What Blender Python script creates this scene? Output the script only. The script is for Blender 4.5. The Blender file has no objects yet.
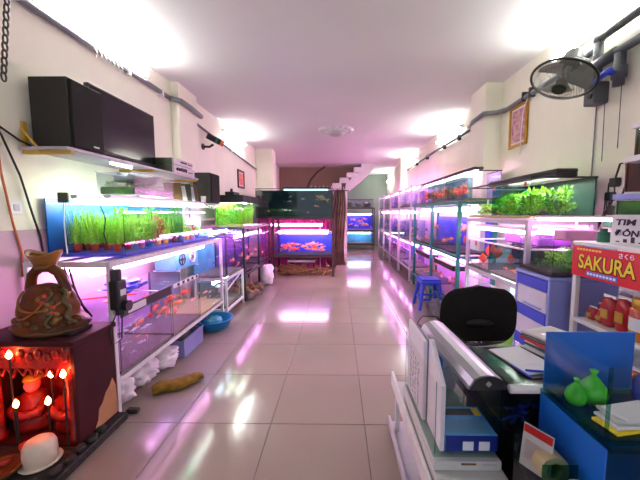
import bpy, bmesh, math, random
from mathutils import Vector, Matrix, noise
R = math.radians
PI = math.pi
rnd = random.Random(7)
SC = bpy.context.scene
COL = SC.collection

# ------------------------------------------------------------------ camera, world, exposure
cam_d = bpy.data.cameras.new('camera')
cam = bpy.data.objects.new('camera', cam_d)
COL.objects.link(cam)
cam.location = (0, 0, 1.36)
cam.rotation_euler = (R(90 - 5.03), 0, R(0.8))
cam_d.sensor_width = 36
cam_d.lens = 307 / 640 * 36
cam_d.shift_x = -(338 - 307 * math.tan(R(0.8)) - 320) / 640
cam_d.clip_start = 0.02
SC.camera = cam
W = bpy.data.worlds.new('world')
SC.world = W
W.use_nodes = True
W.node_tree.nodes['Background'].inputs[0].default_value = (0.8, 0.85, 1.0, 1)
W.node_tree.nodes['Background'].inputs[1].default_value = 0.62
SC.view_settings.view_transform = 'Standard'
SC.view_settings.look = 'None'
SC.view_settings.gamma = 1
SC.view_settings.use_curve_mapping = False
SC.view_settings.exposure = 1.4
SC.cycles.use_denoising = True
SC.cycles.max_bounces = 12
SC.cycles.diffuse_bounces = 7
SC.cycles.transparent_max_bounces = 40
SC.cycles.sample_clamp_indirect = 6.0
SC.cycles.caustics_reflective = False
SC.cycles.caustics_refractive = False
TUBE_W = 62.0      # white fluorescent tubes on the walls
PINK_W = 19.0      # pink aquarium tubes

# ------------------------------------------------------------------ materials
def lin(h):
    h = h.lstrip('#')
    out = []
    for i in (0, 2, 4):
        c = int(h[i:i + 2], 16) / 255
        out.append(c / 12.92 if c <= 0.04045 else ((c + 0.055) / 1.055) ** 2.4)
    return tuple(out) + (1,)

MATS = {}
def mat(name, hexc, rough=0.5, metal=0.0, var=0.12, scale=6.0, hex2=None, bump=0.0, spec=0.5, coat=0.0, sss=0.0):
    m = bpy.data.materials.new(name); m.use_nodes = True
    nt = m.node_tree; b = nt.nodes['Principled BSDF']
    c = lin(hexc)
    tc = nt.nodes.new('ShaderNodeTexCoord')
    nz = nt.nodes.new('ShaderNodeTexNoise'); nz.inputs['Scale'].default_value = scale; nz.inputs['Detail'].default_value = 4
    nt.links.new(tc.outputs['Object'], nz.inputs['Vector'])
    rp = nt.nodes.new('ShaderNodeValToRGB')
    rp.color_ramp.elements[0].position = 0.3; rp.color_ramp.elements[1].position = 0.7
    c2 = lin(hex2) if hex2 else tuple(min(1, v * (1 + var)) for v in c[:3]) + (1,)
    c1 = c if hex2 else tuple(v * (1 - var) for v in c[:3]) + (1,)
    rp.color_ramp.elements[0].color = c1; rp.color_ramp.elements[1].color = c2
    nt.links.new(nz.outputs['Fac'], rp.inputs['Fac'])
    nt.links.new(rp.outputs['Color'], b.inputs['Base Color'])
    b.inputs['Roughness'].default_value = rough
    b.inputs['Metallic'].default_value = metal
    b.inputs['Specular IOR Level'].default_value = spec
    b.inputs['Coat Weight'].default_value = coat
    if bump:
        bp = nt.nodes.new('ShaderNodeBump'); bp.inputs['Strength'].default_value = bump; bp.inputs['Distance'].default_value = 0.01
        nt.links.new(nz.outputs['Fac'], bp.inputs['Height']); nt.links.new(bp.outputs['Normal'], b.inputs['Normal'])
    MATS[name] = m
    return m

def emat(name, rgb, strength):
    m = bpy.data.materials.new(name); m.use_nodes = True
    nt = m.node_tree
    for n in list(nt.nodes): nt.nodes.remove(n)
    o = nt.nodes.new('ShaderNodeOutputMaterial'); e = nt.nodes.new('ShaderNodeEmission')
    e.inputs[0].default_value = tuple(rgb) + (1,); e.inputs[1].default_value = strength
    nt.links.new(e.outputs[0], o.inputs[0]); MATS[name] = m
    return m

def gmat(name, tint, ior=1.35, rough=0.02, boost=1.0):
    """thin clear sheet: transparent, with a fresnel sheen"""
    m = bpy.data.materials.new(name); m.use_nodes = True
    nt = m.node_tree
    for n in list(nt.nodes): nt.nodes.remove(n)
    o = nt.nodes.new('ShaderNodeOutputMaterial'); mx = nt.nodes.new('ShaderNodeMixShader')
    t = nt.nodes.new('ShaderNodeBsdfTransparent'); t.inputs[0].default_value = tuple(tint) + (1,)
    g = nt.nodes.new('ShaderNodeBsdfGlossy'); g.inputs['Roughness'].default_value = rough
    fr = nt.nodes.new('ShaderNodeLayerWeight'); fr.inputs[0].default_value = 0.5
    pw = nt.nodes.new('ShaderNodeMath'); pw.operation = 'POWER'; pw.inputs[1].default_value = 4.0
    mu = nt.nodes.new('ShaderNodeMath'); mu.operation = 'MULTIPLY_ADD'; mu.inputs[1].default_value = 0.35 * boost * (ior - 1) / .35; mu.inputs[2].default_value = 0.015 * boost; mu.use_clamp = True
    nt.links.new(fr.outputs['Facing'], pw.inputs[0]); nt.links.new(pw.outputs[0], mu.inputs[0]); nt.links.new(mu.outputs[0], mx.inputs[0])
    nt.links.new(t.outputs[0], mx.inputs[1]); nt.links.new(g.outputs[0], mx.inputs[2]); nt.links.new(mx.outputs[0], o.inputs[0])
    MATS[name] = m
    return m

# setting
mat('wall_paint', '#ebe8d6', 0.85, var=0.04, scale=2.2, bump=0.05)
mat('ceiling_paint', '#e4e1e4', 0.9, var=0.02, scale=1.0)
mat('dado_paint', '#bda4ac', 0.55, var=0.06, scale=3)
mat('tile', '#94857a', 0.12, var=0.05, scale=1.6, spec=0.5)
mat('grout', '#6d635f', 0.9)
mat('stair_brown', '#8d7466', 0.8, var=0.1, scale=2)
mat('stair_white', '#ddd6da', 0.7, var=0.05)
# metals and plastics
mat('white_metal', '#d9d6d6', 0.4, var=0.1, scale=14)
mat('pale_metal', '#bdb3bd', 0.45, var=0.1, scale=9)
mat('dark_metal', '#2a2426', 0.45, var=0.2)
mat('brown_metal', '#4a2a2b', 0.5, var=0.2)
mat('green_metal', '#12796c', 0.4, var=0.1)
mat('black_plastic', '#151516', 0.45, var=0.15)
mat('black_wood', '#25231f', 0.6, var=0.12, scale=20, bump=0.05)
mat('black_cloth', '#14130f', 0.9, var=0.2, scale=60, bump=0.2)
mat('screen', '#17141b', 0.12, var=0.05)
mat('grey_pipe', '#74767c', 0.5, var=0.1)
mat('dark_pipe', '#4b4d52', 0.5, var=0.1)
mat('silver', '#b9bcc0', 0.28, 0.85, var=0.05)
mat('alu_face', '#a8a9ad', 0.3, 0.5, var=0.06)
mat('white_plastic', '#e8e6e6', 0.45, var=0.03)
mat('foam', '#dcd6de', 0.8, var=0.04, scale=40, bump=0.1)
mat('paper', '#d5d6da', 0.8, var=0.03)
mat('carton_white', '#c2c3bf', 0.7, var=0.05)
mat('carton_print', '#5b98c4', 0.6)
mat('blue_plastic', '#2b46c8', 0.4, var=0.08)
mat('blue_film', '#1566c9', 0.35, var=0.12, scale=3)
mat('deep_blue', '#2a3cc0', 0.4, var=0.2, scale=3)
mat('night_film', '#17303a', 0.3, var=0.3, scale=3)
mat('teal_film', '#5aaed0', 0.4, var=0.2, scale=4)
mat('lav_glow_film', '#dba6de', 0.5, var=0.15, scale=4)  # lavender tank back, with the pink lamp glow put into its colour
mat('grey_film', '#9a96b8', 0.5, var=0.15, scale=4)
mat('purple_film', '#6a3a8a', 0.5, var=0.25, scale=4)
mat('dark_film', '#1f1a26', 0.4, var=0.25, scale=4)
mat('blue_card', '#0a62c4', 0.45, var=0.05, scale=3)
mat('lavender', '#8d95d8', 0.45, var=0.05)
mat('drawer_face', '#cfc9dc', 0.5, var=0.04)
mat('drawer_blue', '#3d49c9', 0.45, var=0.05)
mat('gravel', '#7a6f66', 0.9, var=0.5, scale=90, bump=0.6)
mat('sand', '#c9b37c', 0.9, var=0.3, scale=90, bump=0.5)
mat('dark_gravel', '#37332f', 0.9, var=0.5, scale=90, bump=0.6)
mat('lime', '#5fa81c', 0.5, hex2='#c4f24e', scale=14)
mat('grass_green', '#3f8a14', 0.5, hex2='#98dd3c', scale=14)
mat('moss', '#3f7d2a', 0.6, var=0.35, scale=12)
mat('leaf_red', '#a8452d', 0.6, var=0.3)
mat('pot_red', '#c23c2a', 0.5); mat('pot_yellow', '#e0b32f', 0.5); mat('pot_pink', '#d86f8f', 0.5); mat('pot_blue', '#3f6fb0', 0.5)
mat('fish_red', '#e3331d', 0.35, hex2='#ff6a3a', scale=4); mat('fish_orange', '#f0762c', 0.35, hex2='#ffb37a', scale=5)
mat('fish_pale', '#f3c9b0', 0.3, hex2='#ff7b4e', scale=3.0); mat('fish_silver', '#d9d9e6', 0.25, var=0.1, metal=0.3)
mat('fish_dark', '#31313f', 0.4); mat('fish_gold', '#cfae6a', 0.35, var=0.2); mat('fish_blue', '#2456d0', 0.35, var=0.2)
mat('wood_maroon', '#3a0d14', 0.6, var=0.3, scale=5, spec=0.25)
mat('wood_tan', '#b07c54', 0.7, var=0.15, scale=9)
mat('stone_dark', '#2a2523', 0.8, var=0.35, scale=30, bump=0.5)
mat('carved_red', '#8c1a12', 0.4, var=0.5, scale=25, bump=0.6)
mat('gold_trim', '#c69b35', 0.35, 0.3, var=0.15)
mat('ceramic_brown', '#7d420f', 0.4, hex2='#3a1d08', scale=9, bump=0.5, spec=0.3)
mat('ceramic_cream', '#a8702c', 0.4, hex2='#6b3f14', scale=9, bump=0.2)
mat('ceramic_green', '#3f4a1f', 0.4, hex2='#6b3a1c', scale=14, bump=0.4)
mat('urn_white', '#d9cbb6', 0.4, var=0.08)
mat('sack_white', '#e6dde4', 0.7, var=0.12, scale=12, bump=0.3)
mat('cloth_mustard', '#7d6114', 0.95, var=0.25, scale=25, bump=0.5)
mat('basin_blue', '#1f87c0', 0.4, var=0.08)
mat('basket_grey', '#8286b8', 0.5, var=0.1)
mat('rag_grey', '#5a565f', 0.9, var=0.4, scale=15, bump=0.5)
mat('driftwood', '#8a5a3a', 0.85, hex2='#c99a6b', scale=14, bump=0.5)
mat('rock', '#6b6360', 0.9, var=0.35, scale=15, bump=0.6)
mat('curtain_magenta', '#b0307a', 0.7, var=0.25, scale=7)
mat('curtain_tan', '#a98a70', 0.7, hex2='#6b4652', scale=5)
mat('frame_gold', '#b8861c', 0.4, 0.3, var=0.15)
mat('frame_dark', '#3a1713', 0.5)
mat('art_rose', '#a54a6b', 0.5, hex2='#d9b6b8', scale=22)
mat('art_red', '#d4262b', 0.5, hex2='#e9a39a', scale=16)
mat('art_mat', '#e7ddd6', 0.6)
mat('sign_red', '#d3121c', 0.35, var=0.04, scale=3); mat('sign_yellow', '#f2d21b', 0.4, var=0.03); mat('sign_white', '#f0eef4', 0.4, var=0.02); mat('sign_blue', '#5d79cf', 0.4)
mat('ink', '#3b1140', 0.7); mat('ink_black', '#17141a', 0.7); mat('print_red', '#b81f24', 0.5)
mat('pouch_red', '#c0202a', 0.25, hex2='#8d1020', scale=12); mat('pouch_gold', '#d9972e', 0.25, hex2='#c3222a', scale=14)
mat('bag_green', '#2fb51f', 0.35, hex2='#4ad433', scale=10); mat('bag_lime', '#7ad21a', 0.4)
mat('bag_blue', '#4a55d0', 0.35, var=0.2, scale=8)
mat('box_blue', '#2f86d8', 0.4, hex2='#5fb8ee', scale=7); mat('box_navy', '#152a86', 0.4)
mat('tape', '#c9b98c', 0.4, var=0.08); mat('card_brown', '#6b5136', 0.8)
mat('bulb_glass_off', '#e4e0d0', 0.3)
mat('yellow_steel', '#c9a23a', 0.5); mat('cord_orange', '#b5622a', 0.6); mat('cord_black', '#161316', 0.6); mat('cord_white', '#e2e0da', 0.6)
mat('valve_blue', '#2638c0', 0.4); mat('orange_plastic', '#e2602a', 0.4); mat('steel_chain', '#4a4340', 0.45, 0.6)
mat('pink_plastic', '#e59ac4', 0.45); mat('green_plastic', '#1e6b4e', 0.45); mat('plug_green', '#2d8c52', 0.5)
mat('fan_grey', '#6d6f6a', 0.5, var=0.1); mat('fan_blade', '#8d9188', 0.4, var=0.06)
mat('end_paint', '#8d9a90', 0.85, var=0.08, scale=2)
mat('film_moss', '#2f4f4a', 0.4, var=0.3, scale=5)
mat('murky', '#6d7d6a', 0.5, var=0.4, scale=9)
mat('rust', '#8a3f22', 0.5, hex2='#3c3430', scale=7)
mat('bag_white', '#dfe3e0', 0.35, var=0.1, scale=14, bump=0.5)
mat('plaster', '#d9d6da', 0.8, var=0.04)
mat('hi_fi', '#b9b2b6', 0.35, 0.4, var=0.06); mat('hi_fi_dark', '#3d4130', 0.5)
# light and clear sheets
emat('tube_white', (0.96, 1.0, 0.92), TUBE_W)
emat('tube_pink', (1.0, 0.30, 0.85), PINK_W)
emat('tube_rose', (1.0, 0.52, 0.88), PINK_W)
emat('tube_tank', (0.93, 1.0, 0.85), PINK_W * 0.9)
emat('tube_cool', (0.7, 0.9, 1.0), PINK_W * 0.5)
emat('tube_soft', (1.0, 0.42, 0.86), PINK_W * 0.42)
emat('tube_faint', (0.5, 0.8, 1.0), PINK_W * 0.06)
emat('bulb_red', (1.0, 0.13, 0.035), 40.0)
emat('bulb_core', (1.0, 0.55, 0.25), 9.0)
gmat('glass', (0.985, 0.993, 0.99), boost=.8)
gmat('glass_dim', (0.80, 0.88, 0.86), rough=0.08, boost=.8)
gmat('glass_edge', (0.45, 0.72, 0.66), boost=1.2)
gmat('water', (0.96, 0.985, 0.995), ior=1.12)
gmat('water_blue', (0.93, 0.935, 1.0), ior=1.12)
gmat('water_dark', (0.55, 0.66, 0.66), ior=1.2)
gmat('film_clear', (0.86, 0.88, 0.9), ior=1.5, rough=0.12, boost=2.2)

# ------------------------------------------------------------------ mesh building
class MB:
    def __init__(s): s.v = []; s.f = []
    def box(s, x0, x1, y0, y1, z0, z1):
        if x0 > x1: x0, x1 = x1, x0
        if y0 > y1: y0, y1 = y1, y0
        if z0 > z1: z0, z1 = z1, z0
        b = len(s.v)
        s.v += [(x0, y0, z0), (x1, y0, z0), (x1, y1, z0), (x0, y1, z0), (x0, y0, z1), (x1, y0, z1), (x1, y1, z1), (x0, y1, z1)]
        s.f += [tuple(b + i for i in q) for q in ((3, 2, 1, 0), (4, 5, 6, 7), (0, 1, 5, 4), (1, 2, 6, 5), (2, 3, 7, 6), (3, 0, 4, 7))]
        return s
    def xf(s, M, start=0):
        for i in range(start, len(s.v)): s.v[i] = tuple(M @ Vector(s.v[i]))
        return s
    def cyl(s, p0, p1, r0, r1=None, n=12, caps=True):
        r1 = r0 if r1 is None else r1
        p0 = Vector(p0); p1 = Vector(p1); d = (p1 - p0).normalized()
        a = d.orthogonal().normalized(); c = d.cross(a); b = len(s.v)
        for p, r in ((p0, r0), (p1, r1)):
            for i in range(n):
                t = 2 * PI * i / n
                s.v.append(tuple(p + a * (r * math.cos(t)) + c * (r * math.sin(t))))
        for i in range(n):
            j = (i + 1) % n
            s.f.append((b + i, b + j, b + n + j, b + n + i))
        if caps:
            s.f.append(tuple(b + i for i in reversed(range(n)))); s.f.append(tuple(b + n + i for i in range(n)))
        return s
    def tube(s, pts, r, n=6, closed=False):
        P = [Vector(p) for p in pts]; m = len(P)
        rs = r if isinstance(r, (list, tuple)) else [r] * m
        b = len(s.v); prev = None
        for k in range(m):
            if closed: d = (P[(k + 1) % m] - P[k - 1])
            else: d = P[min(k + 1, m - 1)] - P[max(k - 1, 0)]
            d = d.normalized() if d.length > 1e-9 else Vector((0, 0, 1))
            if prev is None: a = d.orthogonal().normalized()
            else:
                a = prev - d * prev.dot(d)
                a = a.normalized() if a.length > 1e-6 else d.orthogonal().normalized()
            prev = a; c = d.cross(a)
            for i in range(n):
                t = 2 * PI * i / n
                s.v.append(tuple(P[k] + a * (rs[k] * math.cos(t)) + c * (rs[k] * math.sin(t))))
        for k in range(m if closed else m - 1):
            k2 = (k + 1) % m
            for i in range(n):
                j = (i + 1) % n
                s.f.append((b + k * n + i, b + k * n + j, b + k2 * n + j, b + k2 * n + i))
        if not closed:
            s.f.append(tuple(b + i for i in reversed(range(n)))); s.f.append(tuple(b + (m - 1) * n + i for i in range(n)))
        return s
    def lathe(s, prof, c=(0, 0, 0), n=20, sx=1, sy=1):
        b = len(s.v); m = len(prof)
        for r, z in prof:
            for i in range(n):
                t = 2 * PI * i / n
                s.v.append((c[0] + sx * r * math.cos(t), c[1] + sy * r * math.sin(t), c[2] + z))
        for k in range(m - 1):
            for i in range(n):
                j = (i + 1) % n
                s.f.append((b + k * n + i, b + k * n + j, b + (k + 1) * n + j, b + (k + 1) * n + i))
        s.f.append(tuple(b + i for i in reversed(range(n)))); s.f.append(tuple(b + (m - 1) * n + i for i in range(n)))
        return s
    def ell(s, c, r, nu=14, nv=9):
        prof = [(math.sin(PI * k / nv), -math.cos(PI * k / nv)) for k in range(nv + 1)]
        prof[0] = (0.02, -1); prof[-1] = (0.02, 1)
        b = len(s.v); s.lathe(prof, (0, 0, 0), nu)
        for i in range(b, len(s.v)):
            x, y, z = s.v[i]; s.v[i] = (c[0] + x * r[0], c[1] + y * r[1], c[2] + z * r[2])
        return s
    def prism(s, poly, axis, a, b_):
        """poly: list of 2-D points, extruded along axis from a to b"""
        n = len(poly); b = len(s.v)
        for w in (a, b_):
            for p, q in poly:
                s.v.append({'x': (w, p, q), 'y': (p, w, q), 'z': (p, q, w)}[axis])
        s.f.append(tuple(b + i for i in range(n))); s.f.append(tuple(b + n + i for i in reversed(range(n))))
        for i in range(n):
            j = (i + 1) % n
            s.f.append((b + i, b + n + i, b + n + j, b + j))
        return s
    def grid(s, fn, nu, nv):
        b = len(s.v)
        for j in range(nv + 1):
            for i in range(nu + 1): s.v.append(tuple(fn(i / nu, j / nv)))
        for j in range(nv):
            for i in range(nu):
                a = b + j * (nu + 1) + i
                s.f.append((a, a + 1, a + nu + 2, a + nu + 1))
        return s
    def mesh(s, name, m, bevel=0.0, smooth=False, off=(0, 0, 0), seg=1):
        me = bpy.data.meshes.new(name)
        me.from_pydata([(x - off[0], y - off[1], z - off[2]) for x, y, z in s.v], [], s.f)
        bm = bmesh.new(); bm.from_mesh(me)
        bmesh.ops.recalc_face_normals(bm, faces=bm.faces)
        if bevel:
            bmesh.ops.bevel(bm, geom=[e for e in bm.edges if len(e.link_faces) == 2 and e.calc_face_angle(0) > 0.5], offset=bevel, segments=seg, affect='EDGES', profile=0.6)
        bm.to_mesh(me); bm.free()
        me.materials.append(MATS[m] if isinstance(m, str) else m)
        if smooth:
            for p in me.polygons: p.use_smooth = True
        return me

def worldloc(o):
    v = Vector((0, 0, 0))
    while o is not None: v += o.location; o = o.parent
    return v

def put(name, mb, m, parent=None, bevel=0.0, smooth=False, origin=None, local=False, kind=None, seg=1):
    """mb is written in world coordinates (local=True: in the parent's own)"""
    if parent is not None: off = (0, 0, 0) if local else worldloc(parent)
    else: off = origin or (0, 0, 0)
    me = mb.mesh(name, m, bevel, smooth, off, seg)
    o = bpy.data.objects.new(name, me); COL.objects.link(o)
    if parent is not None: o.parent = parent
    elif origin: o.location = origin
    if kind: o['kind'] = kind
    return o

def tag(o, label, cat, group=None):
    o['label'] = label; o['category'] = cat
    if group: o['group'] = group
    return o
def thing(name, label, cat, loc=(0, 0, 0), group=None):
    o = bpy.data.objects.new(name, None); COL.objects.link(o); o.location = loc
    o.empty_display_size = 0.05
    return tag(o, label, cat, group)
def struct(name, mb, m, parent=None, bevel=0.0, label=None, cat=None):
    o = put(name, mb, m, parent, bevel)
    if parent is None:
        o['kind'] = 'structure'
        if label: o['label'] = label
        if cat: o['category'] = cat
    return o
def inst(name, me, parent=None, loc=(0, 0, 0), rot=(0, 0, 0), sc=(1, 1, 1)):
    o = bpy.data.objects.new(name, me); COL.objects.link(o); o.parent = parent
    o.location = loc; o.rotation_euler = rot; o.scale = sc
    return o
def copy_tree(o, parent=None):
    c = o.copy(); COL.objects.link(c); c.parent = parent
    for ch in list(o.children): copy_tree(ch, c)
    return c
B = lambda *a: MB().box(*a)
ORD = ['first', 'second', 'third', 'fourth', 'fifth', 'sixth', 'seventh', 'eighth']

# ------------------------------------------------------------------ the room
XL, XR, H = -2.05, 2.02, 2.95
YF, YB = -2.6, 13.0
fl = struct('floor', B(XL - .1, XR + .1, YF, YB, -0.1, -0.006), 'grout', label='polished beige floor of large square tiles', cat='floor')
tile_me = B(-.3005, .3005, -.3005, .3005, -.02, 0).mesh('tile', 'tile', bevel=.0018)
for i in range(-4, 5):
    for k in range(-8, 20):
        cx = .172 + .3025 + .605 * i; cy = 1.872 + .3025 + .605 * k
        if cx - .3 > XR or cx + .3 < XL or cy + .3 > YB or cy - .3 < YF: continue
        inst('tile', tile_me, fl, (cx, cy, 0))
struct('ceiling', B(XL - .1, XR + .1, YF, YB, H, H + .1), 'ceiling_paint', label='flat white ceiling of the shop', cat='ceiling')
struct('wall_left', B(XL - .12, XL, YF, YB, -.1, H), 'wall_paint', label='cream wall above mauve dado behind the speaker shelf', cat='wall')
struct('wall_right', B(XR, XR + .12, YF, YB, -.1, H), 'wall_paint', label='cream wall carrying the fan and gold framed picture', cat='wall')
struct('wall_back', B(XL, XR, YB, YB + .1, -.1, H), 'end_paint', label='grey green end wall behind the far tank rack', cat='wall')
# the shop front is open to the street behind the camera: the grey day outside is the world
struct('trim_7', B(XL, XR, YF, YF + .1, 2.55, H), 'wall_paint', label='cream lintel over the open shop front', cat='lintel')
struct('trim_1', B(XL, XL + .012, YF, 7.7, 0, 1.25), 'dado_paint', label='mauve painted dado along the speaker wall', cat='dado')
# piers
struct('trim_2', B(XL, XL + .1, 3.86, 4.35, 0, H), 'wall_paint', bevel=.004, label='shallow cream pier beside the stacked receivers', cat='pier')
struct('trim_3', B(XL, XL + .42, 7.75, 8.15, 0, H), 'wall_paint', bevel=.004, label='white pier behind the big dark tank', cat='pier')
struct('trim_4', B(XR - .21, XR, 3.93, 4.35, 0, H), 'wall_paint', bevel=.004, label='cream pier behind the gold framed picture', cat='pier')
struct('trim_5', B(XR - .21, XR, 9.0, 9.4, 0, H), 'wall_paint', bevel=.004, label='pale pier beyond the long white rack', cat='pier')
struct('trim_6', B(.2, .3, 10.0, 10.1, 0, 2.12), 'stair_white', label='slim white post under the lowest visible stair', cat='post')
struct('wall_stair', MB().prism([(XL, 0), (.3, 0), (.3, 2.2), (1.1, 2.8), (1.1, H), (XL, H)], 'y', 10.86, 10.96), 'stair_brown', label='brown wall beside the stairs above the dark tank', cat='wall')
st = thing('staircase', 'white staircase climbing beside the brown wall', 'stairs', (0, 10.4, 2.0)); st['kind'] = 'structure'
for k in range(6):
    x = -.42 + k * .235; z = 2.02 + k * .17
    if z > H - .05: break
    put('step', B(x, x + .3, 10.1, 10.85, z - .03, min(z + .14, H - .003)), 'stair_white', st, bevel=.006)
put('soffit', MB().prism([(.22, 2.02), (.5, 2.2), (.8, 2.44), (1.05, 2.68), (1.25, H - .003), (.9, H - .003), (.25, 2.3)], 'y', 10.12, 10.83), 'stair_white', st)
rl = thing('stair_railing', 'dark curved handrail with thin balusters by the brown wall', 'railing', (-.8, 10.02, 1.9))
put('handrail', MB().tube([(-1.0, 10.02, 1.95), (-.98, 10.02, 2.2), (-.86, 10.02, 2.45), (-.66, 10.02, 2.68), (-.42, 10.02, 2.84)], .035, 8), 'frame_dark', rl, smooth=True)
for k in range(9):
    put('baluster', MB().cyl((-.86 + k * .13, 10.02, 1.8), (-.86 + k * .13, 10.02, 2.22 + .02 * (k % 2)), .014, n=6), 'stair_white', rl)

# ------------------------------------------------------------------ fluorescent tubes, conduits
def wall_tube(side, y0, y1, z, label):
    x = XL if side < 0 else XR; s = 1 if side < 0 else -1
    t = thing('fluorescent_lamp', label, 'lamp', (x + s * .03, (y0 + y1) / 2, z), 'fluorescent tubes on the walls')
    put('batten', B(x + s * .001, x + s * .035, y0, y1, z - .02, z + .02), 'white_plastic', t, bevel=.004)
    put('tube', MB().cyl((x + s * .058, y0 + .03, z), (x + s * .058, y1 - .03, z), .014, n=10), 'tube_white', t, smooth=True)
    for y in (y0 + .012, y1 - .012):
        put('end_cap', B(x + s * .035, x + s * .076, y - .016, y + .016, z - .02, z + .02), 'white_plastic', t)
    return t
wall_tube(-1, 2.1, 3.34, 2.80, 'glowing fluorescent tube above the television')
wall_tube(-1, 5.5, 6.75, 2.82, 'glowing fluorescent tube above the red framed picture')
wall_tube(1, 2.05, 3.0, 2.76, 'glowing fluorescent tube above the wall fan')
wall_tube(1, 5.1, 6.3, 2.76, 'glowing fluorescent tube above the green rack')
wall_tube(1, 8.0, 8.9, 2.74, 'glowing fluorescent tube over the long white rack before the pier')
wall_tube(1, 11.3, 12.5, 2.6, 'glowing fluorescent tube at the end of the passage')

c = thing('conduit', 'grey conduit pipe running above the black television', 'pipe', (XL, 3, 2.7))
put('pipe', MB().tube([(XL + .03, .6, 2.70), (XL + .03, 2.2, 2.715), (XL + .03, 3.82, 2.735)], .026, 10), 'grey_pipe', c, smooth=True)
put('pipe_bend', MB().tube([(XL + .03, 3.80, 2.735), (XL + .06, 3.83, 2.73), (XL + .13, 3.85, 2.72), (XL + .135, 4.1, 2.72), (XL + .135, 4.4, 2.70)], .032, 10), 'grey_pipe', c, smooth=True)
for y in (1.2, 2.0, 3.05, 3.6):
    put('clip', B(XL + .001, XL + .062, y - .012, y + .012, 2.68, 2.76), 'white_plastic', c)
c = thing('conduit', 'thin grey conduit behind the security camera', 'pipe', (XL, 6, 2.55))
put('pipe', MB().tube([(XL + .02, 4.36, 2.64), (XL + .02, 7.72, 2.44)], .018, 8), 'grey_pipe', c, smooth=True)
put('clip', B(XL + .001, XL + .045, 5.9, 5.93, 2.52, 2.58), 'white_plastic', c)
c = thing('conduit', 'grey conduit pipe bending round the pier beyond the fan', 'pipe', (XR, 4, 2.6))
put('pipe', MB().tube([(XR - .03, 2.5, 2.62), (XR - .03, 3.2, 2.585), (XR - .03, 3.8, 2.575)], .026, 10), 'grey_pipe', c, smooth=True)
put('pipe_bend', MB().tube([(XR - .03, 3.78, 2.575), (XR - .1, 3.86, 2.57), (XR - .24, 3.9, 2.57), (XR - .24, 4.2, 2.56), (XR - .2, 4.42, 2.56), (XR - .03, 4.5, 2.56)], .028, 10), 'grey_pipe', c, smooth=True)
put('pipe_far', MB().tube([(XR - .03, 4.45, 2.60), (XR - .03, 6.5, 2.62), (XR - .03, 8.98, 2.60)], .022, 8), 'dark_pipe', c, smooth=True)
for y in (3.3, 3.42, 5.2, 5.9, 7.0, 7.9):
    put('clip', B(XR - .06, XR - .001, y - .012, y + .012, 2.55, 2.64), 'black_plastic', c)
c = thing('water_pipe', 'grey plastic pipe with blue valve handle beside the wall fan', 'pipe', (XR - .05, 2.3, 2.4))
put('pipe_vertical', MB().cyl((XR - .055, 2.46, 2.36), (XR - .055, 2.46, 2.66), .032, n=12), 'dark_pipe', c, smooth=True)
put('pipe', MB().tube([(XR - .055, 2.46, 2.66), (XR - .055, 2.3, 2.67), (XR - .055, .9, 2.72)], .03, 10), 'dark_pipe', c, smooth=True)
put('pipe', MB().tube([(XR - .055, 2.46, 2.48), (XR - .055, 2.3, 2.49), (XR - .055, .9, 2.53)], .03, 10), 'dark_pipe', c, smooth=True)
put('elbow', MB().ell((XR - .055, 2.46, 2.66), (.042, .042, .042)), 'dark_pipe', c, smooth=True)
put('tee', MB().cyl((XR - .055, 2.3, 2.49), (XR - .055, 2.52, 2.475), .042, n=12), 'dark_pipe', c, smooth=True)
put('valve_body', MB().cyl((XR - .055, 2.27, 2.47), (XR - .055, 2.27, 2.25), .034, n=12).cyl((XR - .055, 2.27, 2.38), (XR - .055, 2.27, 2.30), .044, n=12), 'dark_pipe', c, smooth=True)
put('valve_handle', MB().cyl((XR - .09, 2.27, 2.34), (XR - .13, 2.27, 2.34), .018, n=10).tube([(XR - .13, 2.25, 2.35), (XR - .14, 2.33, 2.33), (XR - .13, 2.40, 2.31)], [.022, .02, .012], 8), 'valve_blue', c, smooth=True)

# ------------------------------------------------------------------ fish, plants, driftwood prototypes
def fish_mesh(name, m, hgt=.36, wid=.2, tail=.42, tailh=.4, dorsal=.18):
    mb = MB(); n = 8; K = 9; b0 = 0
    for k in range(K):
        t = k / (K - 1); x = .5 - t
        e = math.sin(PI * min(1, t * .9 + .06)) ** .75
        rz = hgt / 2 * e; ry = wid / 2 * e
        for i in range(n):
            a = 2 * PI * i / n; mb.v.append((x, ry * math.cos(a), rz * math.sin(a)))
    for k in range(K - 1):
        for i in range(n):
            j = (i + 1) % n; mb.f.append((k * n + i, k * n + j, (k + 1) * n + j, (k + 1) * n + i))
    mb.f.append(tuple(range(n))); mb.f.append(tuple((K - 1) * n + i for i in range(n)))
    mb.prism([(-.44, .03), (-.5 - tail * .6, tailh / 2), (-.5 - tail, tailh * .42), (-.5 - tail * .6, 0), (-.5 - tail, -tailh * .45), (-.5 - tail * .6, -tailh / 2), (-.44, -.03)], 'y', -.012, .012)
    mb.prism([(.18, hgt * .44), (.02, hgt * .5 + dorsal), (-.25, hgt * .38 + dorsal * .5), (-.28, hgt * .3)], 'y', -.01, .01)
    mb.prism([(.05, -hgt * .42), (-.08, -hgt * .5 - dorsal * .7), (-.2, -hgt * .38)], 'y', -.01, .01)
    return mb.mesh(name, m, smooth=False)
FISH = {}
for cn in ('red', 'orange', 'pale', 'silver', 'dark', 'gold', 'blue'):
    FISH['gold_' + cn] = fish_mesh('goldfish', 'fish_' + cn, .44, .3, .55, .55, .16)
    FISH['slim_' + cn] = fish_mesh('fish', 'fish_' + cn, .26, .16, .26, .28, .1)
    FISH['disc_' + cn] = fish_mesh('discus', 'fish_' + cn, .85, .16, .2, .3, .12)
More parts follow.
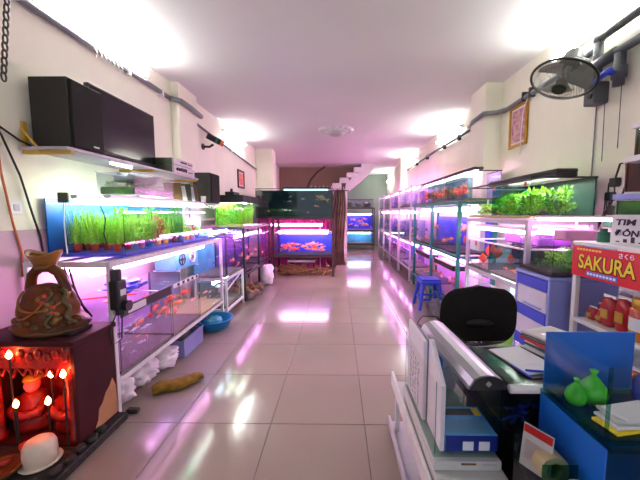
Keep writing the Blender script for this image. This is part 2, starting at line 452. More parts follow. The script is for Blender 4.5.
def shoal(box, kinds, n, size, label, group, name='fish', cat='fish', along='y', seed=1):
    r = random.Random(seed); x0, x1, y0, y1, z0, z1 = box; placed = []
    for k in range(n):
        s = size * r.uniform(.75, 1.2); m = s * 1.05
        for tr in range(30):
            p = Vector((r.uniform(x0 + m * (.45 if along == 'y' else 1), x1 - m * (.45 if along == 'y' else 1)) if x1 - x0 > 2.1 * m else (x0 + x1) / 2 + r.uniform(-.2, .2) * (x1 - x0),
                        r.uniform(y0 + m, y1 - m) if y1 - y0 > 2 * m else (y0 + y1) / 2, r.uniform(z0 + s * .45, z1 - s * .45)))
            if all((p - q).length > .62 * (s + t) for q, t in placed): break
        placed.append((p, s))
        a = r.gauss(0, .28) + (PI if r.random() < .5 else 0) + (PI / 2 if along == 'y' else 0)
        o = inst(name, FISH[r.choice(kinds)], None, p, (0, r.gauss(0, .15), a), (s, s, s))
        tag(o, label, cat, group)

def grass_mb(n, h, spread, w=.006, seed=0, lean=.45):
    r = random.Random(seed); mb = MB()
    for k in range(n):
        a = r.uniform(0, 2 * PI); rad = spread * math.sqrt(r.random()) * .45
        bx, by = rad * math.cos(a), rad * math.sin(a)
        hh = h * r.uniform(.55, 1.05); l = lean * hh * r.uniform(.2, 1.1); a2 = a + r.gauss(0, .6)
        dx, dy = math.cos(a2) * l, math.sin(a2) * l; px, py = -math.sin(a2) * w, math.cos(a2) * w
        b = len(mb.v)
        for t in (0, .45, .8, 1):
            x = bx + dx * t * t; y = by + dy * t * t; z = hh * (t - .22 * t * t * t * (l / hh)); q = 1 - .75 * t * t
            mb.v += [(x - px * q, y - py * q, z), (x + px * q, y + py * q, z)]
        for i in range(3): mb.f.append((b + 2 * i, b + 2 * i + 1, b + 2 * i + 3, b + 2 * i + 2))
    return mb
def bush_mb(n, h, spread, leaf=.03, seed=0):
    r = random.Random(seed); mb = MB()
    for k in range(n):
        a = r.uniform(0, 2 * PI); u = r.random(); z = h * (.05 + .95 * u)
        rad = spread * (.15 + .85 * r.random()) * (1 - .55 * u)
        c = Vector((rad * math.cos(a), rad * math.sin(a), z)); L = leaf * r.uniform(.6, 1.4)
        d = Vector((math.cos(a) + r.gauss(0, .5), math.sin(a) + r.gauss(0, .5), r.uniform(-.2, 1.1))).normalized()
        s = d.orthogonal().normalized() * (L * .28); b = len(mb.v)
        mb.v += [tuple(c), tuple(c + d * L * .5 + s), tuple(c + d * L), tuple(c + d * L * .5 - s)]
        mb.f.append((b, b + 1, b + 2, b + 3))
    for k in range(5):
        a = 2 * PI * k / 5; mb.tube([(0, 0, 0), (spread * .4 * math.cos(a), spread * .4 * math.sin(a), h * .9)], .0025, 4)
    return mb
GRASS = [grass_mb(85, 1.0, .85, .02, s, .32).mesh('foliage', m) for s, m in ((1, 'lime'), (2, 'grass_green'), (3, 'lime'))]
BUSH = [bush_mb(150, 1.0, .5, .2, s).mesh('foliage', m) for s, m in ((4, 'grass_green'), (5, 'moss'), (6, 'lime'), (7, 'leaf_red'))]
POTS = {c_: MB().lathe([(.7, 0), (1, 1), (1.08, 1), (1.08, 1.12), (.9, 1.12), (.85, .9)], n=12).mesh('pot', 'pot_' + c_) for c_ in ('red', 'yellow', 'pink', 'blue')}
def plant(loc, h, me, label, group, pot=None, ph=.05, pr=.026, wide=None):
    t = thing('aquatic_plant', label, 'plant', loc, group); wide = wide or h
    if pot: inst('pot', POTS[pot], t, (0, 0, 0), (0, 0, 0), (pr, pr, ph))
    z = ph * 1.0 if pot else 0
    inst('foliage', me, t, (0, 0, z), (0, 0, rnd.uniform(0, 6.3)), (wide, wide, h))
    return t
def wood_mb(seed):
    r = random.Random(seed); mb = MB(); p = Vector((-.5, 0, .06)); pts = [p.copy()]; rs = [.035]
    for k in range(7):
        p = p + Vector((.15, r.gauss(0, .06), r.gauss(0, .035))); p.z = max(.04, p.z); pts.append(p.copy()); rs.append(.075 * (1 - abs(k - 2.5) / 7) * r.uniform(.7, 1.2))
    mb.tube(pts, rs, 6)
    for k in range(2):
        q = pts[2 + 2 * k]; d = Vector((r.uniform(.05, .2), r.choice((-1, 1)) * .16, .1))
        mb.tube([q, q + d * .8, q + d * 1.5 + Vector((0, 0, .04))], [.035, .025, .01], 5)
    return mb
WOOD = [wood_mb(s).mesh('driftwood', 'driftwood', smooth=True) for s in range(5)]
def rough(mb_dims, amp, freq, seed, nu=18, nv=12, p=2.6):
    """lumpy pillow shape, centre on the origin of its base"""
    rx, ry, rz = mb_dims; mb = MB().ell((0, 0, 0), (1, 1, 1), nu, nv)
    for i, (x, y, z) in enumerate(mb.v):
        l = (abs(x) ** p + abs(y) ** p + abs(z) ** p) ** (1 / p) or 1
        v = Vector((x / l, y / l, z / l)); nz = noise.noise(v * freq + Vector((seed * 7.1, seed, 0)))
        v *= 1 + amp * nz + amp * .45 * noise.noise(v * freq * 2.9 + Vector((seed, 3.3, seed * 2.1)))
        mb.v[i] = (v.x * rx, v.y * ry, max(0, v.z * rz + rz))
    return mb

# ------------------------------------------------------------------ tanks and racks
def tank(name, label, box, back, film=None, lvl=.88, group=None, rim=None, bed='gravel', water='water', panes=(), cat='aquarium', lid=None, th=.006):
    x0, x1, y0, y1, z0, z1 = box
    t = thing(name, label, cat, ((x0 + x1) / 2, (y0 + y1) / 2, z0), group)
    put('base_panel', B(x0, x1, y0, y1, z0, z0 + .008), 'glass_dim', t)
    sides = {'x-': (x0, x0 + th, y0 + th, y1 - th), 'x+': (x1 - th, x1, y0 + th, y1 - th), 'y-': (x0, x1, y0, y0 + th), 'y+': (x0, x1, y1 - th, y1)}
    for k, q in sides.items():
        if k == back and film: put('back_panel', B(*q, z0 + .008, z1), film, t)
        else: put('glass_pane', B(*q, z0 + .008, z1), 'glass', t)
    for y in panes: put('divider', B(x0 + th, x1 - th, y - .004, y + .004, z0 + .008, z1 - .01), 'glass_edge', t)
    if bed: put('bed', B(x0 + th + .002, x1 - th - .002, y0 + th + .002, y1 - th - .002, z0 + .008, z0 + .03), bed, t)
    if water:
        wz = z0 + (z1 - z0) * lvl
        put('water', B(x0 + th + .003, x1 - th - .003, y0 + th + .003, y1 - th - .003, z0 + .031, wz), water, t)
    if rim:
        r = .012; mb = MB()
        mb.box(x0 - .002, x1 + .002, y0 - .002, y0 + r, z1, z1 + .012).box(x0 - .002, x1 + .002, y1 - r, y1 + .002, z1, z1 + .012)
        mb.box(x0 - .002, x0 + r, y0 + r, y1 - r, z1, z1 + .012).box(x1 - r, x1 + .002, y0 + r, y1 - r, z1, z1 + .012)
        put('rim', mb, rim, t)
    # silicone corner seams, greenish glass edges
    for cx, cy in ((x0, y0), (x1, y0), (x0, y1), (x1, y1)):
        sx = 1 if cx == x0 else -1; sy = 1 if cy == y0 else -1
        put('corner_seam', B(cx + sx * th, cx + sx * (th + .003), cy + sy * th, cy + sy * (th + .003), z0 + .008, z1), 'glass_edge', t)
    if lid:
        put('lid', B(x0 - .008, x1 + .008, y0 - .008, y1 + .008, z1 + .001, z1 + .03), lid, t, bevel=.003)
        put('hood_skirt', B(x0 - .008, x1 + .008, y0 - .008, y0 - .001, z1 - .085, z1 + .001).box(x1 + .001, x1 + .008, y0 - .001, y1 + .001, z1 - .085, z1 + .001).box(x0 - .008, x1 + .008, y1 + .001, y1 + .008, z1 - .085, z1 + .001), lid, t)
    return t
def lamp(label, p0, p1, m='tube_pink', housing='white_plastic', r=.024, group='aquarium strip lamps', name='tank_lamp', hw=.025, hh=.014):
    p0 = Vector(p0); p1 = Vector(p1); c_ = (p0 + p1) / 2
    t = thing(name, label, 'lamp', c_, group)
    d = (p1 - p0); L = d.length; rz = math.atan2(d.y, d.x)
    t.rotation_euler = (0, 0, rz)
    put('housing', B(-L / 2, L / 2, -hw, hw, .0, hh * 2), housing, t, bevel=.004, local=True)
    put('tube', MB().cyl((-L / 2 + .02, 0, -r), (L / 2 - .02, 0, -r), r, n=8), m, t, smooth=True, local=True)
    return t
def rack(name, label, x0, x1, ys, shelves, m, top, post=.03, group=None, sm=None, slab=False):
    t = thing(name, label, 'rack', ((x0 + x1) / 2, (ys[0] + ys[-1]) / 2, 0), group)
    for y in ys:
        for x in (x0, x1 - post):
            put('post', B(x, x + post, y - post / 2, y + post / 2, 0, top), m, t, bevel=.002)
    for z in shelves:
        for x in (x0, x1 - post): put('shelf_rail', B(x + .002, x + post - .002, ys[0] - post / 2 + .003, ys[-1] + post / 2 - .003, z - .035, z), sm or m, t, bevel=.002)
        for y in ys: put('cross_bar', B(x0 + post, x1 - post, y - post / 2 + .002, y + post / 2 - .002, z - .034, z - .001), sm or m, t)
        if slab: put('shelf_board', B(x0 + post, x1 - post, ys[0] + post / 2, ys[-1] - post / 2, z - .012, z - .002), sm or m, t)
    return t

# ---- rack with the long planted tank
rack('tank_rack', 'white metal rack under the long planted tank', -2.02, -1.455, (1.93, 3.80), (.255, 1.045), 'white_metal', 1.045, .03)
tank('aquarium', 'long planted aquarium full of bright green grass in pots', (-2.02, -1.47, 2.09, 3.77, 1.047, 1.46), 'x-', 'blue_film', .93, bed='deep_blue', water='water', panes=(2.9,))
lamp('white strip lamp along the top of the long planted tank', (-1.62, 2.15, 1.462), (-1.62, 3.72, 1.462), 'tube_tank', 'silver', r=.013)
lamp('second white strip lamp nearer the wall on the long planted tank', (-1.86, 2.15, 1.462), (-1.86, 3.72, 1.462), 'tube_tank', 'silver', r=.018)
lamp('pink tube lying inside the long planted tank behind the front pots', (-1.53, 2.6, 1.165), (-1.53, 3.70, 1.165), 'tube_soft', 'white_plastic', r=.006, hw=.006, hh=.003)
gp = 'potted grasses in the long planted tank'
pr_ = random.Random(5)
for k in range(18):
    y = 2.21 + k * .077 + pr_.uniform(-.012, .012)
    plant((-1.915 + pr_.uniform(-.015, .015), y, 1.082), pr_.uniform(.24, .265), GRASS[k % 3], 'tall lime grass in a pot along the back of the long tank', gp, 'red', .055, .03, .13)
for k in range(13):
    y = 2.20 + k * .098 + pr_.uniform(-.012, .012)
    plant((-1.765 + pr_.uniform(-.02, .02), y, 1.082), pr_.uniform(.20, .27), (GRASS + BUSH[:1])[k % 4], 'lime grass in a coloured pot in the middle of the long tank', gp + ', middle row', ('red', 'red', 'pink', 'red', 'yellow', 'pink', 'blue', 'yellow')[k % 8], .055, .03, .17)
for k in range(11):
    plant((-1.595 + pr_.uniform(-.01, .01), 2.19 + k * .125, 1.082), pr_.uniform(.15, .24) if k < 8 else .09, (GRASS[0], GRASS[2], BUSH[2], GRASS[1], BUSH[3])[k % 5], 'leafy plant in a pot at the front of the long tank', gp + ', front row', ('red', 'red', 'pink', 'blue', 'yellow', 'yellow', 'red', 'blue', 'yellow', 'pink', 'blue')[k], .055, .028, .13)
shoal((-2.0, -1.55, 2.15, 3.7, 1.27, 1.40), ['slim_orange', 'slim_red'], 9, .035, 'tiny orange fish among the grass of the long planted tank', 'tiny fish in the long planted tank', seed=3)
# hang-on filter box and air hose at the end pane
t = thing('hang_filter', 'small grey hang-on filter clipped to the end of the long tank', 'filter', (-1.86, 2.06, 1.44))
put('body', B(-1.9, -1.83, 2.065, 2.085, 1.43, 1.50), 'hi_fi_dark', t, bevel=.004)
put('hose', MB().tube([(-1.865, 2.075, 1.43), (-1.87, 2.072, 1.3), (-1.865, 2.07, 1.15), (-1.86, 2.07, 1.08)], .004, 6), 'cord_white', t)
tag(put('air_hose', MB().tube([(-1.62, 2.08, 1.47), (-1.61, 2.075, 1.40), (-1.58, 2.07, 1.32), (-1.6, 2.072, 1.22), (-1.58, 2.07, 1.12)], .0035, 6), 'cord_black', origin=(-1.6, 2.07, 1.08)), 'thin black air hose down the end pane of the long tank', 'hose')

# clear plastic box with plants on top of the long tank
t = thing('plastic_tank', 'clear plastic box of green moss on the long planted tank', 'box', (-1.75, 2.72, 1.50))
px0, px1, py0, py1, pz0, pz1 = -1.9, -1.6, 2.42, 3.0, 1.503, 1.68
put('support_bar', B(px0, px1, py0 + .05, py0 + .08, 1.491, 1.503), 'white_plastic', t); put('support_bar', B(px0, px1, py1 - .08, py1 - .05, 1.491, 1.503), 'white_plastic', t)
put('base_panel', B(px0, px1, py0, py1, pz0, pz0 + .006), 'film_clear', t)
for q in ((px0, px1, py0, py0 + .004), (px0, px1, py1 - .004, py1), (px0, px0 + .004, py0 + .004, py1 - .004), (px1 - .004, px1, py0 + .004, py1 - .004)):
    put('wall_panel', B(*q, pz0 + .006, pz1), 'film_clear', t)
put('rim', B(px1 - .012, px1 + .006, py0 - .006, py1 + .006, pz1, pz1 + .008).box(px0 - .006, px0 + .012, py0 - .006, py1 + .006, pz1, pz1 + .008), 'white_plastic', t)
put('moss', B(px0 + .01, px1 - .01, py0 + .01, py1 - .01, pz0 + .007, pz0 + .065), 'moss', t, bevel=.01)
for k in range(8): plant((px0 + .06 + .16 * (k % 2), py0 + .07 + .14 * (k // 2), pz0 + .067), .04, BUSH[k % 3], 'small green plant growing in the clear plastic box', 'plants in the clear plastic box', wide=.08)
bg = put('plastic_bag', rough((.12, .2, .04), .45, 2.6, 3), 'bag_white', smooth=True); bg.location = (-1.75, 2.68, 1.612); tag(bg, 'crumpled white bag lying in the plastic box of moss', 'bag')

# ---- the three open tanks on the lower rail
LT = [(-2.0, -1.462, 1.975, 2.62), (-2.0, -1.462, 2.635, 3.16), (-2.0, -1.462, 3.175, 3.775)]
tank('aquarium', 'open tank of slim silver fish below the long planted tank', LT[0] + (.257, .73), 'x-', 'lav_glow_film', .86, bed='gravel', water='water_blue')
tank('aquarium', 'open tank of fat red goldfish below the long planted tank', LT[1] + (.257, .73), 'x-', 'lav_glow_film', .86, bed='gravel', water='water_blue')
tank('aquarium', 'open tank of brownish fish with sandy bottom below the planted tank', LT[2] + (.257, .73), 'x-', 'grey_film', .9, bed='sand', water='water')
tag(put('foam_strip', B(-1.4615, -1.456, 1.99, 2.61, .655, .728), 'black_plastic', origin=(-1.459, 2.3, .655)), 'black strip along the top of the silver fish tank', 'strip')
tag(put('price_sticker', B(-1.4558, -1.4545, 2.06, 2.26, .665, .715), 'paper', origin=(-1.455, 2.16, .665)), 'white price sticker on the black strip of silver fish tank', 'sticker')
t = thing('label_strip', 'white label strip with black squares on the goldfish tank', 'strip', (-1.459, 2.9, .69))
put('backing', B(-1.4615, -1.457, 2.66, 3.14, .692, .728), 'paper', t)
for k in range(5): put('square', B(-1.4569, -1.456, 2.72 + k * .09, 2.76 + k * .09, .697, .723), 'ink_black', t)
shoal((-1.97, -1.47, 1.99, 2.60, .30, .62), ['slim_silver'], 46, .062, 'slim silver fish in the open tank nearest the shrine', 'silver fish below the planted tank', seed=4)
shoal((-1.95, -1.47, 1.99, 2.60, .29, .4), ['slim_red'], 5, .05, 'small red fish low in the silver fish tank', 'red fish in the silver fish tank', seed=44)
shoal((-1.9, -1.47, 2.65, 3.15, .30, .64), ['gold_red', 'gold_orange', 'gold_red'], 12, .11, 'fat red goldfish in the open tank beside the silver fish', 'red goldfish below the planted tank', 'goldfish', 'goldfish', seed=6)
shoal((-1.95, -1.47, 3.19, 3.76, .30, .45), ['slim_gold', 'slim_pale', 'gold_gold'], 16, .07, 'brownish fish over the sand of the third open tank', 'brown fish below the planted tank', seed=7)
lamp('pink strip lamp under the white rail above the silver fish', (-1.66, 2.0, 1.0), (-1.66, 3.0, 1.0), 'tube_soft', r=.035, hw=.05)
lamp('pink strip lamp under the white rail at the back by wall', (-1.90, 2.0, 1.0), (-1.90, 3.7, 1.0), 'tube_soft', r=.035, hw=.05)
lamp('pink strip lamp under the white rail above the sandy tank', (-1.66, 3.05, 1.0), (-1.66, 3.72, 1.0), 'tube_soft', r=.035, hw=.05)
t = thing('pump_box', 'blue filter box with two round fans behind the goldfish tank', 'filter', (-1.85, 3.45, .73))
put('body', B(-1.95, -1.72, 3.2, 3.72, .742, .95), 'teal_film', t, bevel=.008)
for y in (3.33, 3.57):
    f_ = put('fan_ring', MB().tube([(-1.715, y + .062 * math.cos(a), .85 + .062 * math.sin(a)) for a in [2 * PI * i / 20 for i in range(20)]], .006, 6, closed=True), ('black_plastic', 'white_plastic')[y > 3.4], t)
    put('fan_hub', MB().cyl((-1.72, y, .85), (-1.71, y, .85), .02, n=10), 'hi_fi_dark', f_)
    put('fan_blade', MB().box(-1.7195, -1.714, y - .055, y + .055, .844, .856).box(-1.7195, -1.714, y - .006, y + .006, .795, .905), ('black_plastic', 'hi_fi')[y > 3.4], f_)
put('foot', B(-1.98, -1.70, 3.22, 3.25, .733, .742).box(-1.98, -1.70, 3.66, 3.69, .733, .742), 'white_plastic', t)
bg = put('plastic_bag', rough((.12, .16, .045), .5, 2.5, 9), 'bag_blue'); bg.location = (-1.72, 2.42, .735); tag(bg, 'blue plastic bag lying on the silver fish tank', 'bag')
tag(put('hand_net', MB().cyl((-1.98, 2.05, .74), (-1.55, 2.3, .74), .006, n=6).ell((-1.60, 2.13, .745), (.06, .08, .012)), 'fish_red', origin=(-1.7, 2.1, .735)), 'red hand net lying on the silver fish tank', 'net')
tag(put('support_bar', B(-1.95, -1.46, 2.41, 2.43, .7305, .735), 'white_plastic', origin=(-1.7, 2.42, .73)), 'white bar across the open silver fish tank', 'bar')
# pumps on the rack leg
t = thing('air_pump', 'black pump strapped to the white rack leg', 'pump', (-1.42, 1.92, .72))
put('body', B(-1.452, -1.39, 1.885, 1.97, .74, .93), 'black_plastic', t, bevel=.012, seg=2)
put('motor', MB().cyl((-1.42, 1.94, .70), (-1.42, 1.94, .74), .03, n=12).cyl((-1.36, 1.94, .76), (-1.39, 1.94, .76), .035, n=12), 'black_plastic', t)
put('cap', MB().cyl((-1.425, 1.92, .93), (-1.425, 1.92, 1.0), .032, n=14), 'dark_metal', t)
put('sticker', B(-1.3895, -1.3885, 1.905, 1.955, .83, .87), 'paper', t)
put('cord', MB().tube([(-1.40, 1.89, .75), (-1.44, 1.86, .62), (-1.43, 1.86, .52), (-1.38, 1.88, .56), (-1.38, 1.9, .74)], .004, 6), 'cord_black', t)

# ---- things on the floor under that rack
for k, (x, y, dx, dy, dz, rz) in enumerate(((-1.62, 2.05, .13, .08, .10, 0), (-1.66, 2.33, .16, .12, .085, -.1), (-1.60, 2.62, .13, .12, .07, .2))):
    o = put('sack', rough((dx * 1.1, dy * 1.1, dz * 1.15), .4, 2.6, 11 + k, 34, 22), 'sack_white', smooth=True); o.location = (x, y, 0); o.rotation_euler = (0, 0, rz)
    tag(o, ('white sack on the floor next to the rack leg', 'big white sack slumped on the floor between two sacks', 'white sack on the floor beside the grey basket')[k], 'sack', 'white sacks under the rack')
t = thing('basket', 'lavender plastic basket of grey rags under the white rack', 'basket', (-1.60, 2.96, 0))
for q in ((-1.74, -1.44, 2.76, 2.768), (-1.74, -1.44, 3.152, 3.16), (-1.74, -1.732, 2.768, 3.152), (-1.448, -1.44, 2.768, 3.152)): put('side_panel', B(*q, 0.006, .16), 'basket_grey', t)
put('bottom', B(-1.74, -1.44, 2.76, 3.16, 0, .006), 'basket_grey', t)
put('rim', B(-1.432, -1.45, 2.75, 3.17, .16, .172).box(-1.75, -1.732, 2.75, 3.17, .16, .172), 'basket_grey', t)
o = put('rag', rough((.10, .13, .085), .4, 3, 21), 'rag_grey', smooth=True); o.location = (-1.59, 2.96, .012); tag(o, 'crumpled grey rag heaped in the lavender basket', 'rag')
tag(put('basin', MB().lathe([(.13, 0), (.17, .02), (.205, .115), (.225, .12), (.225, .127), (.2, .125), (.165, .03), (.01, .02)], (-1.47, 3.52, 0), 28), 'basin_blue', smooth=True, origin=(-1.47, 3.52, 0)), 'round blue plastic basin on the floor under the rack end', 'basin')
tag(put('folded_net', rough((.1, .09, .05), .5, 3, 5), 'teal_film', smooth=True, origin=(0, 0, 0)), 'teal cloth lying in the blue basin', 'cloth').location = (-1.5, 3.54, .028)
def cloth_fn(u, v):
    a = v * 2 * PI; l = (u - .5) * .36; r_ = .045 * (1 + .35 * noise.noise(Vector((u * 7, math.cos(a) * 1.4, math.sin(a) * 1.4)))) * (1 - .35 * (2 * u - 1) ** 4) * (1.15 - .3 * u)
    return (l, r_ * 1.35 * math.cos(a) + .02 * math.sin(u * 9), max(.002, .035 + .8 * r_ * math.sin(a)))
o = put('floor_rag', MB().grid(cloth_fn, 30, 16), 'cloth_mustard', smooth=True); o.location = (-1.245, 2.28, 0); o.rotation_euler = (0, 0, R(36)); tag(o, 'crumpled mustard rag lying on the tiled floor', 'rag')

# ---- white stand with two small tanks
rack('tank_stand', 'small white stand beside the blue basin', -1.86, -1.43, (3.88, 4.56), (.11, .52), 'white_metal', .52, .028)
put_b = MB().tube([(-1.44, 3.9, .36), (-1.44, 4.54, .50)], .01, 6)
tag(put('brace', put_b, 'white_metal', origin=(-1.44, 4.2, .36)), 'slanted white brace across the small stand', 'brace')
tank('aquarium', 'small blue tank with dark corner strip on the white stand', (-1.86, -1.44, 3.87, 4.56, .522, 1.10), 'x-', 'teal_film', .75, rim='blue_plastic', bed='gravel', water='water_blue')
tank('aquarium', 'small teal tank low on the white stand', (-1.82, -1.465, 3.91, 4.53, .112, .44), 'x-', 'night_film', .85, rim='blue_plastic', bed='gravel')
lamp('cool strip lamp on the small blue tank', (-1.65, 3.9, 1.125), (-1.65, 4.52, 1.125), 'tube_cool', 'deep_blue')
lamp('cool strip lamp above the low teal tank', (-1.65, 3.95, .456), (-1.65, 4.5, .456), 'tube_cool')
shoal((-1.82, -1.45, 3.9, 4.53, .57, .92), ['slim_blue', 'slim_silver', 'slim_dark'], 8, .05, 'small bluish fish in the small blue tank', 'fish in the small blue tank', seed=8)
shoal((-1.8, -1.47, 3.93, 4.5, .16, .36), ['slim_silver', 'slim_dark'], 6, .05, 'small fish in the low teal tank', 'fish in the low teal tank', seed=9)
tag(put('switch_strip', B(-1.4385, -1.432, 3.875, 3.92, .56, 1.08), 'black_plastic', origin=(-1.435, 3.9, .56)), 'black strip on the corner of the small blue tank', 'strip')

# ---- dark rack: lit green tanks above, purple goldfish tanks below
rack('tank_rack', 'dark metal rack below the bright green plant tank', -1.9, -1.42, (4.64, 5.52, 6.38), (.42, 1.14), 'dark_metal', 1.14, .035)
tank('aquarium', 'glowing green planted tank with black lid on dark rack', (-1.86, -1.43, 4.63, 5.5, 1.142, 1.60), 'x-', 'grass_green', .95, bed='sand', lid='black_plastic')
lamp('bright tank lamp under the lid of the green planted tank', (-1.62, 4.7, 1.575), (-1.62, 5.44, 1.575), 'tube_tank', 'black_plastic', hw=.02, hh=.006)
lamp('second bright tank lamp under the lid of green planted tank', (-1.78, 4.7, 1.575), (-1.78, 5.44, 1.575), 'tube_tank', 'black_plastic', hw=.02, hh=.006)
for k in range(14): plant((-1.8 + .14 * (k % 3) + pr_.uniform(-.03, .03), 4.72 + .052 * k, 1.174), pr_.uniform(.16, .34), (BUSH[2], BUSH[0], GRASS[0])[k % 3], 'bright green bush in the glowing tank with black lid', 'plants in the glowing green tank', wide=.16)
t = thing('aquarium_pump', 'black pump head on the lid of the green planted tank', 'pump', (-1.65, 4.8, 1.631))
put('body', B(-1.72, -1.58, 4.68, 4.95, 1.631, 1.685), 'black_plastic', t, bevel=.01); put('knob', MB().cyl((-1.65, 4.78, 1.685), (-1.65, 4.78, 1.735), .02, n=8), 'black_plastic', t)
tank('aquarium', 'unlit dark tank next to the glowing green tank', (-1.86, -1.43, 5.54, 6.3, 1.142, 1.56), 'x-', 'grey_film', .8, bed='dark_gravel', water='water_dark', lid='black_plastic')
tank('aquarium', 'purple lit goldfish tank on the dark rack beside white stand', (-1.88, -1.43, 4.67, 5.48, .422, .98), 'x-', 'purple_film', .75, bed='dark_gravel', rim='blue_plastic', water='water_blue')
tank('aquarium', 'purple lit goldfish tank on the dark rack near the brown stand', (-1.88, -1.43, 5.56, 6.34, .422, .98), 'x-', 'purple_film', .75, bed='dark_gravel', rim='blue_plastic', water='water_blue')
lamp('pink strip lamp over the purple tank beside the white stand', (-1.6, 4.7, 1.01), (-1.6, 5.45, 1.01), 'tube_pink')
lamp('pink strip lamp over the purple tank near brown stand', (-1.6, 5.6, 1.01), (-1.6, 6.3, 1.01), 'tube_pink')
shoal((-1.85, -1.44, 4.7, 5.45, .47, .8), ['gold_orange', 'gold_red', 'gold_pale'], 9, .1, 'orange goldfish in the purple tank beside the white stand', 'goldfish in the first purple tank', 'goldfish', 'goldfish', seed=12)
shoal((-1.85, -1.44, 5.6, 6.3, .47, .8), ['gold_orange', 'gold_red', 'gold_pale'], 8, .11, 'orange goldfish in the purple tank near the brown stand', 'goldfish in the second purple tank', 'goldfish', 'goldfish', seed=13)
for k, (x, y, s, r_) in enumerate(((-1.5, 4.8, .5, .9), (-1.52, 5.0, .55, 2.2), (-1.62, 5.25, .5, 1.2), (-1.45, 5.2, .4, 2.8), (-1.6, 4.9, .45, .3))):
    o = inst('driftwood', WOOD[k % 5], None, (x, y, .005 + .05 * (k % 2)), (0, 0, r_), (s, s, s * 1.1)); tag(o, 'knotted driftwood piece on the floor under the dark rack', 'driftwood', 'driftwood under the dark rack')
o = put('sack', rough((.13, .17, .19), .25, 2, 31), 'sack_white', smooth=True); o.location = (-1.36, 5.75, 0); tag(o, 'upright white sack leaning on the dark rack post', 'sack')
for k, (x, y, s) in enumerate(((-1.4, 4.75, .09), (-1.36, 5.0, .07), (-1.42, 5.35, .1))):
    o = put('rock', rough((s, s * 1.2, s * .6), .5, 2.5, 40 + k, 12, 8), 'rock', smooth=True); o.location = (x, y, 0); tag(o, ('grey rock on the floor before the dark rack by white stand', 'smallest grey rock on the floor before the dark rack', 'largest grey rock on the floor before the dark rack')[k], 'rock', 'rocks before the dark rack')

# ---- brown stand at the back with the big dark tank and the koi tank
t = rack('tank_stand', 'brown stand carrying koi tank and big dark tank', -1.40, -.08, (6.5, 7.1), (.44, 1.25), 'brown_metal', 1.25, .05)
tank('aquarium', 'big dark green tank on top of the brown stand', (-1.74, -.12, 6.47, 7.1, 1.252, 1.86), 'y+', 'night_film', .95, bed='dark_gravel', water='water_dark', rim='black_plastic')
lamp('faint strip lamp over the big dark tank', (-1.2, 6.75, 1.89), (-.2, 6.75, 1.89), 'tube_faint', 'black_plastic')
shoal((-1.6, -.2, 6.52, 6.7, 1.3, 1.75), ['slim_silver', 'slim_gold', 'gold_pale'], 7, .07, 'pale fish in the big dark green tank', 'fish in the big dark tank', along='x', seed=15)
o = inst('arowana', FISH['slim_gold'], None, (-.36, 6.56, 1.68), (0, -.35, PI), (.24, .24, .3)); tag(o, 'large pale yellow fish near the top of the big dark tank', 'fish')
tank('aquarium', 'blue koi tank at waist height on the brown stand', (-1.347, -.133, 6.49, 7.08, .442, .93), 'y+', 'deep_blue', .78, bed='dark_gravel', water='water_blue', rim='white_plastic')
lamp('pink strip lamp along the front of the koi tank', (-1.30, 6.58, .965), (-.2, 6.58, .965), 'tube_rose', 'white_plastic')
lamp('second pink strip lamp along the rear of the koi tank', (-1.30, 6.92, .965), (-.2, 6.92, .965), 'tube_soft', 'white_plastic')
shoal((-1.33, -.15, 6.51, 6.85, .50, .78), ['gold_pale', 'gold_orange', 'slim_pale', 'slim_orange', 'gold_red'], 24, .13, 'orange and white koi in the blue tank on brown stand', 'koi in the blue tank', 'koi', 'koi', along='x', seed=16)
wr = random.Random(3)
for k in range(34):
    s = wr.uniform(.26, .42)
    o = inst('driftwood', WOOD[k % 5], None, (-1.25 + 1.05 * wr.random(), 6.66 + .2 * wr.random(), .005 + (k // 12) * .06), (wr.uniform(-.3, .3), wr.uniform(-.4, .3), wr.uniform(0, 6.3)), (s, s, s * 1.2))
    tag(o, 'driftwood piece heaped on the floor under the koi tank', 'driftwood', 'driftwood heap under the koi tank')
tag(put('tray', B(-1.1, -.5, 6.62, 6.95, .285, .34), 'pale_metal', bevel=.01, origin=(-.8, 6.8, .28)), 'pale tray resting on the driftwood under the koi tank', 'tray')
# pleated magenta curtain and brown net curtain
def pleat(x0, x1, y, z0, z1, n, amp):
    return lambda u, v: (x0 + (x1 - x0) * u + .01 * math.sin(v * 5 + u * 40), y + amp * math.sin(u * n * 2 * PI) * (.8 + .2 * v), z0 + (z1 - z0) * v)
tag(put('curtain', MB().grid(pleat(-1.95, -.05, 7.45, .02, 1.78, 26, .03), 208, 4), 'curtain_magenta', smooth=True, origin=(-1, 7.45, .02)), 'pleated magenta curtain behind the koi tank', 'curtain')
t = thing('net_curtain', 'brown gathered net curtain hanging beside the big dark tank', 'curtain', (.05, 7.2, .2))
put('fabric', MB().grid(lambda u, v: (-.12 + .30 * u + .03 * math.sin(v * 7 + u * 3), 7.25 + .05 * math.sin(u * 6 * 2 * PI + v * 3), .12 + 1.75 * v), 60, 14), 'curtain_tan', t, smooth=True)
put('rod', MB().cyl((-.2, 7.25, 1.88), (.25, 7.25, 1.88), .012, n=8), 'brown_metal', t)
t2 = thing('curtain_post', 'brown post holding the net curtain rod', 'post', (-.2, 7.25, 0))
put('pole', MB().cyl((-.19, 7.25, 0), (-.19, 7.25, 1.86), .016, n=8), 'brown_metal', t2); put('foot', B(-.24, -.14, 7.18, 7.32, 0, .012), 'brown_metal', t2)
lp_ = lamp('added pink lamp on two legs lighting the magenta curtain', (-1.6, 7.25, 1.1), (-.35, 7.25, 1.1), 'tube_soft', 'white_plastic')  # lamp added to brighten the curtain; its legs only hold it up
for q in (-.55, .55): put('leg', MB().cyl((q, .02, 0), (q, .02, -1.1), .01, n=8), 'white_plastic', lp_, local=True)

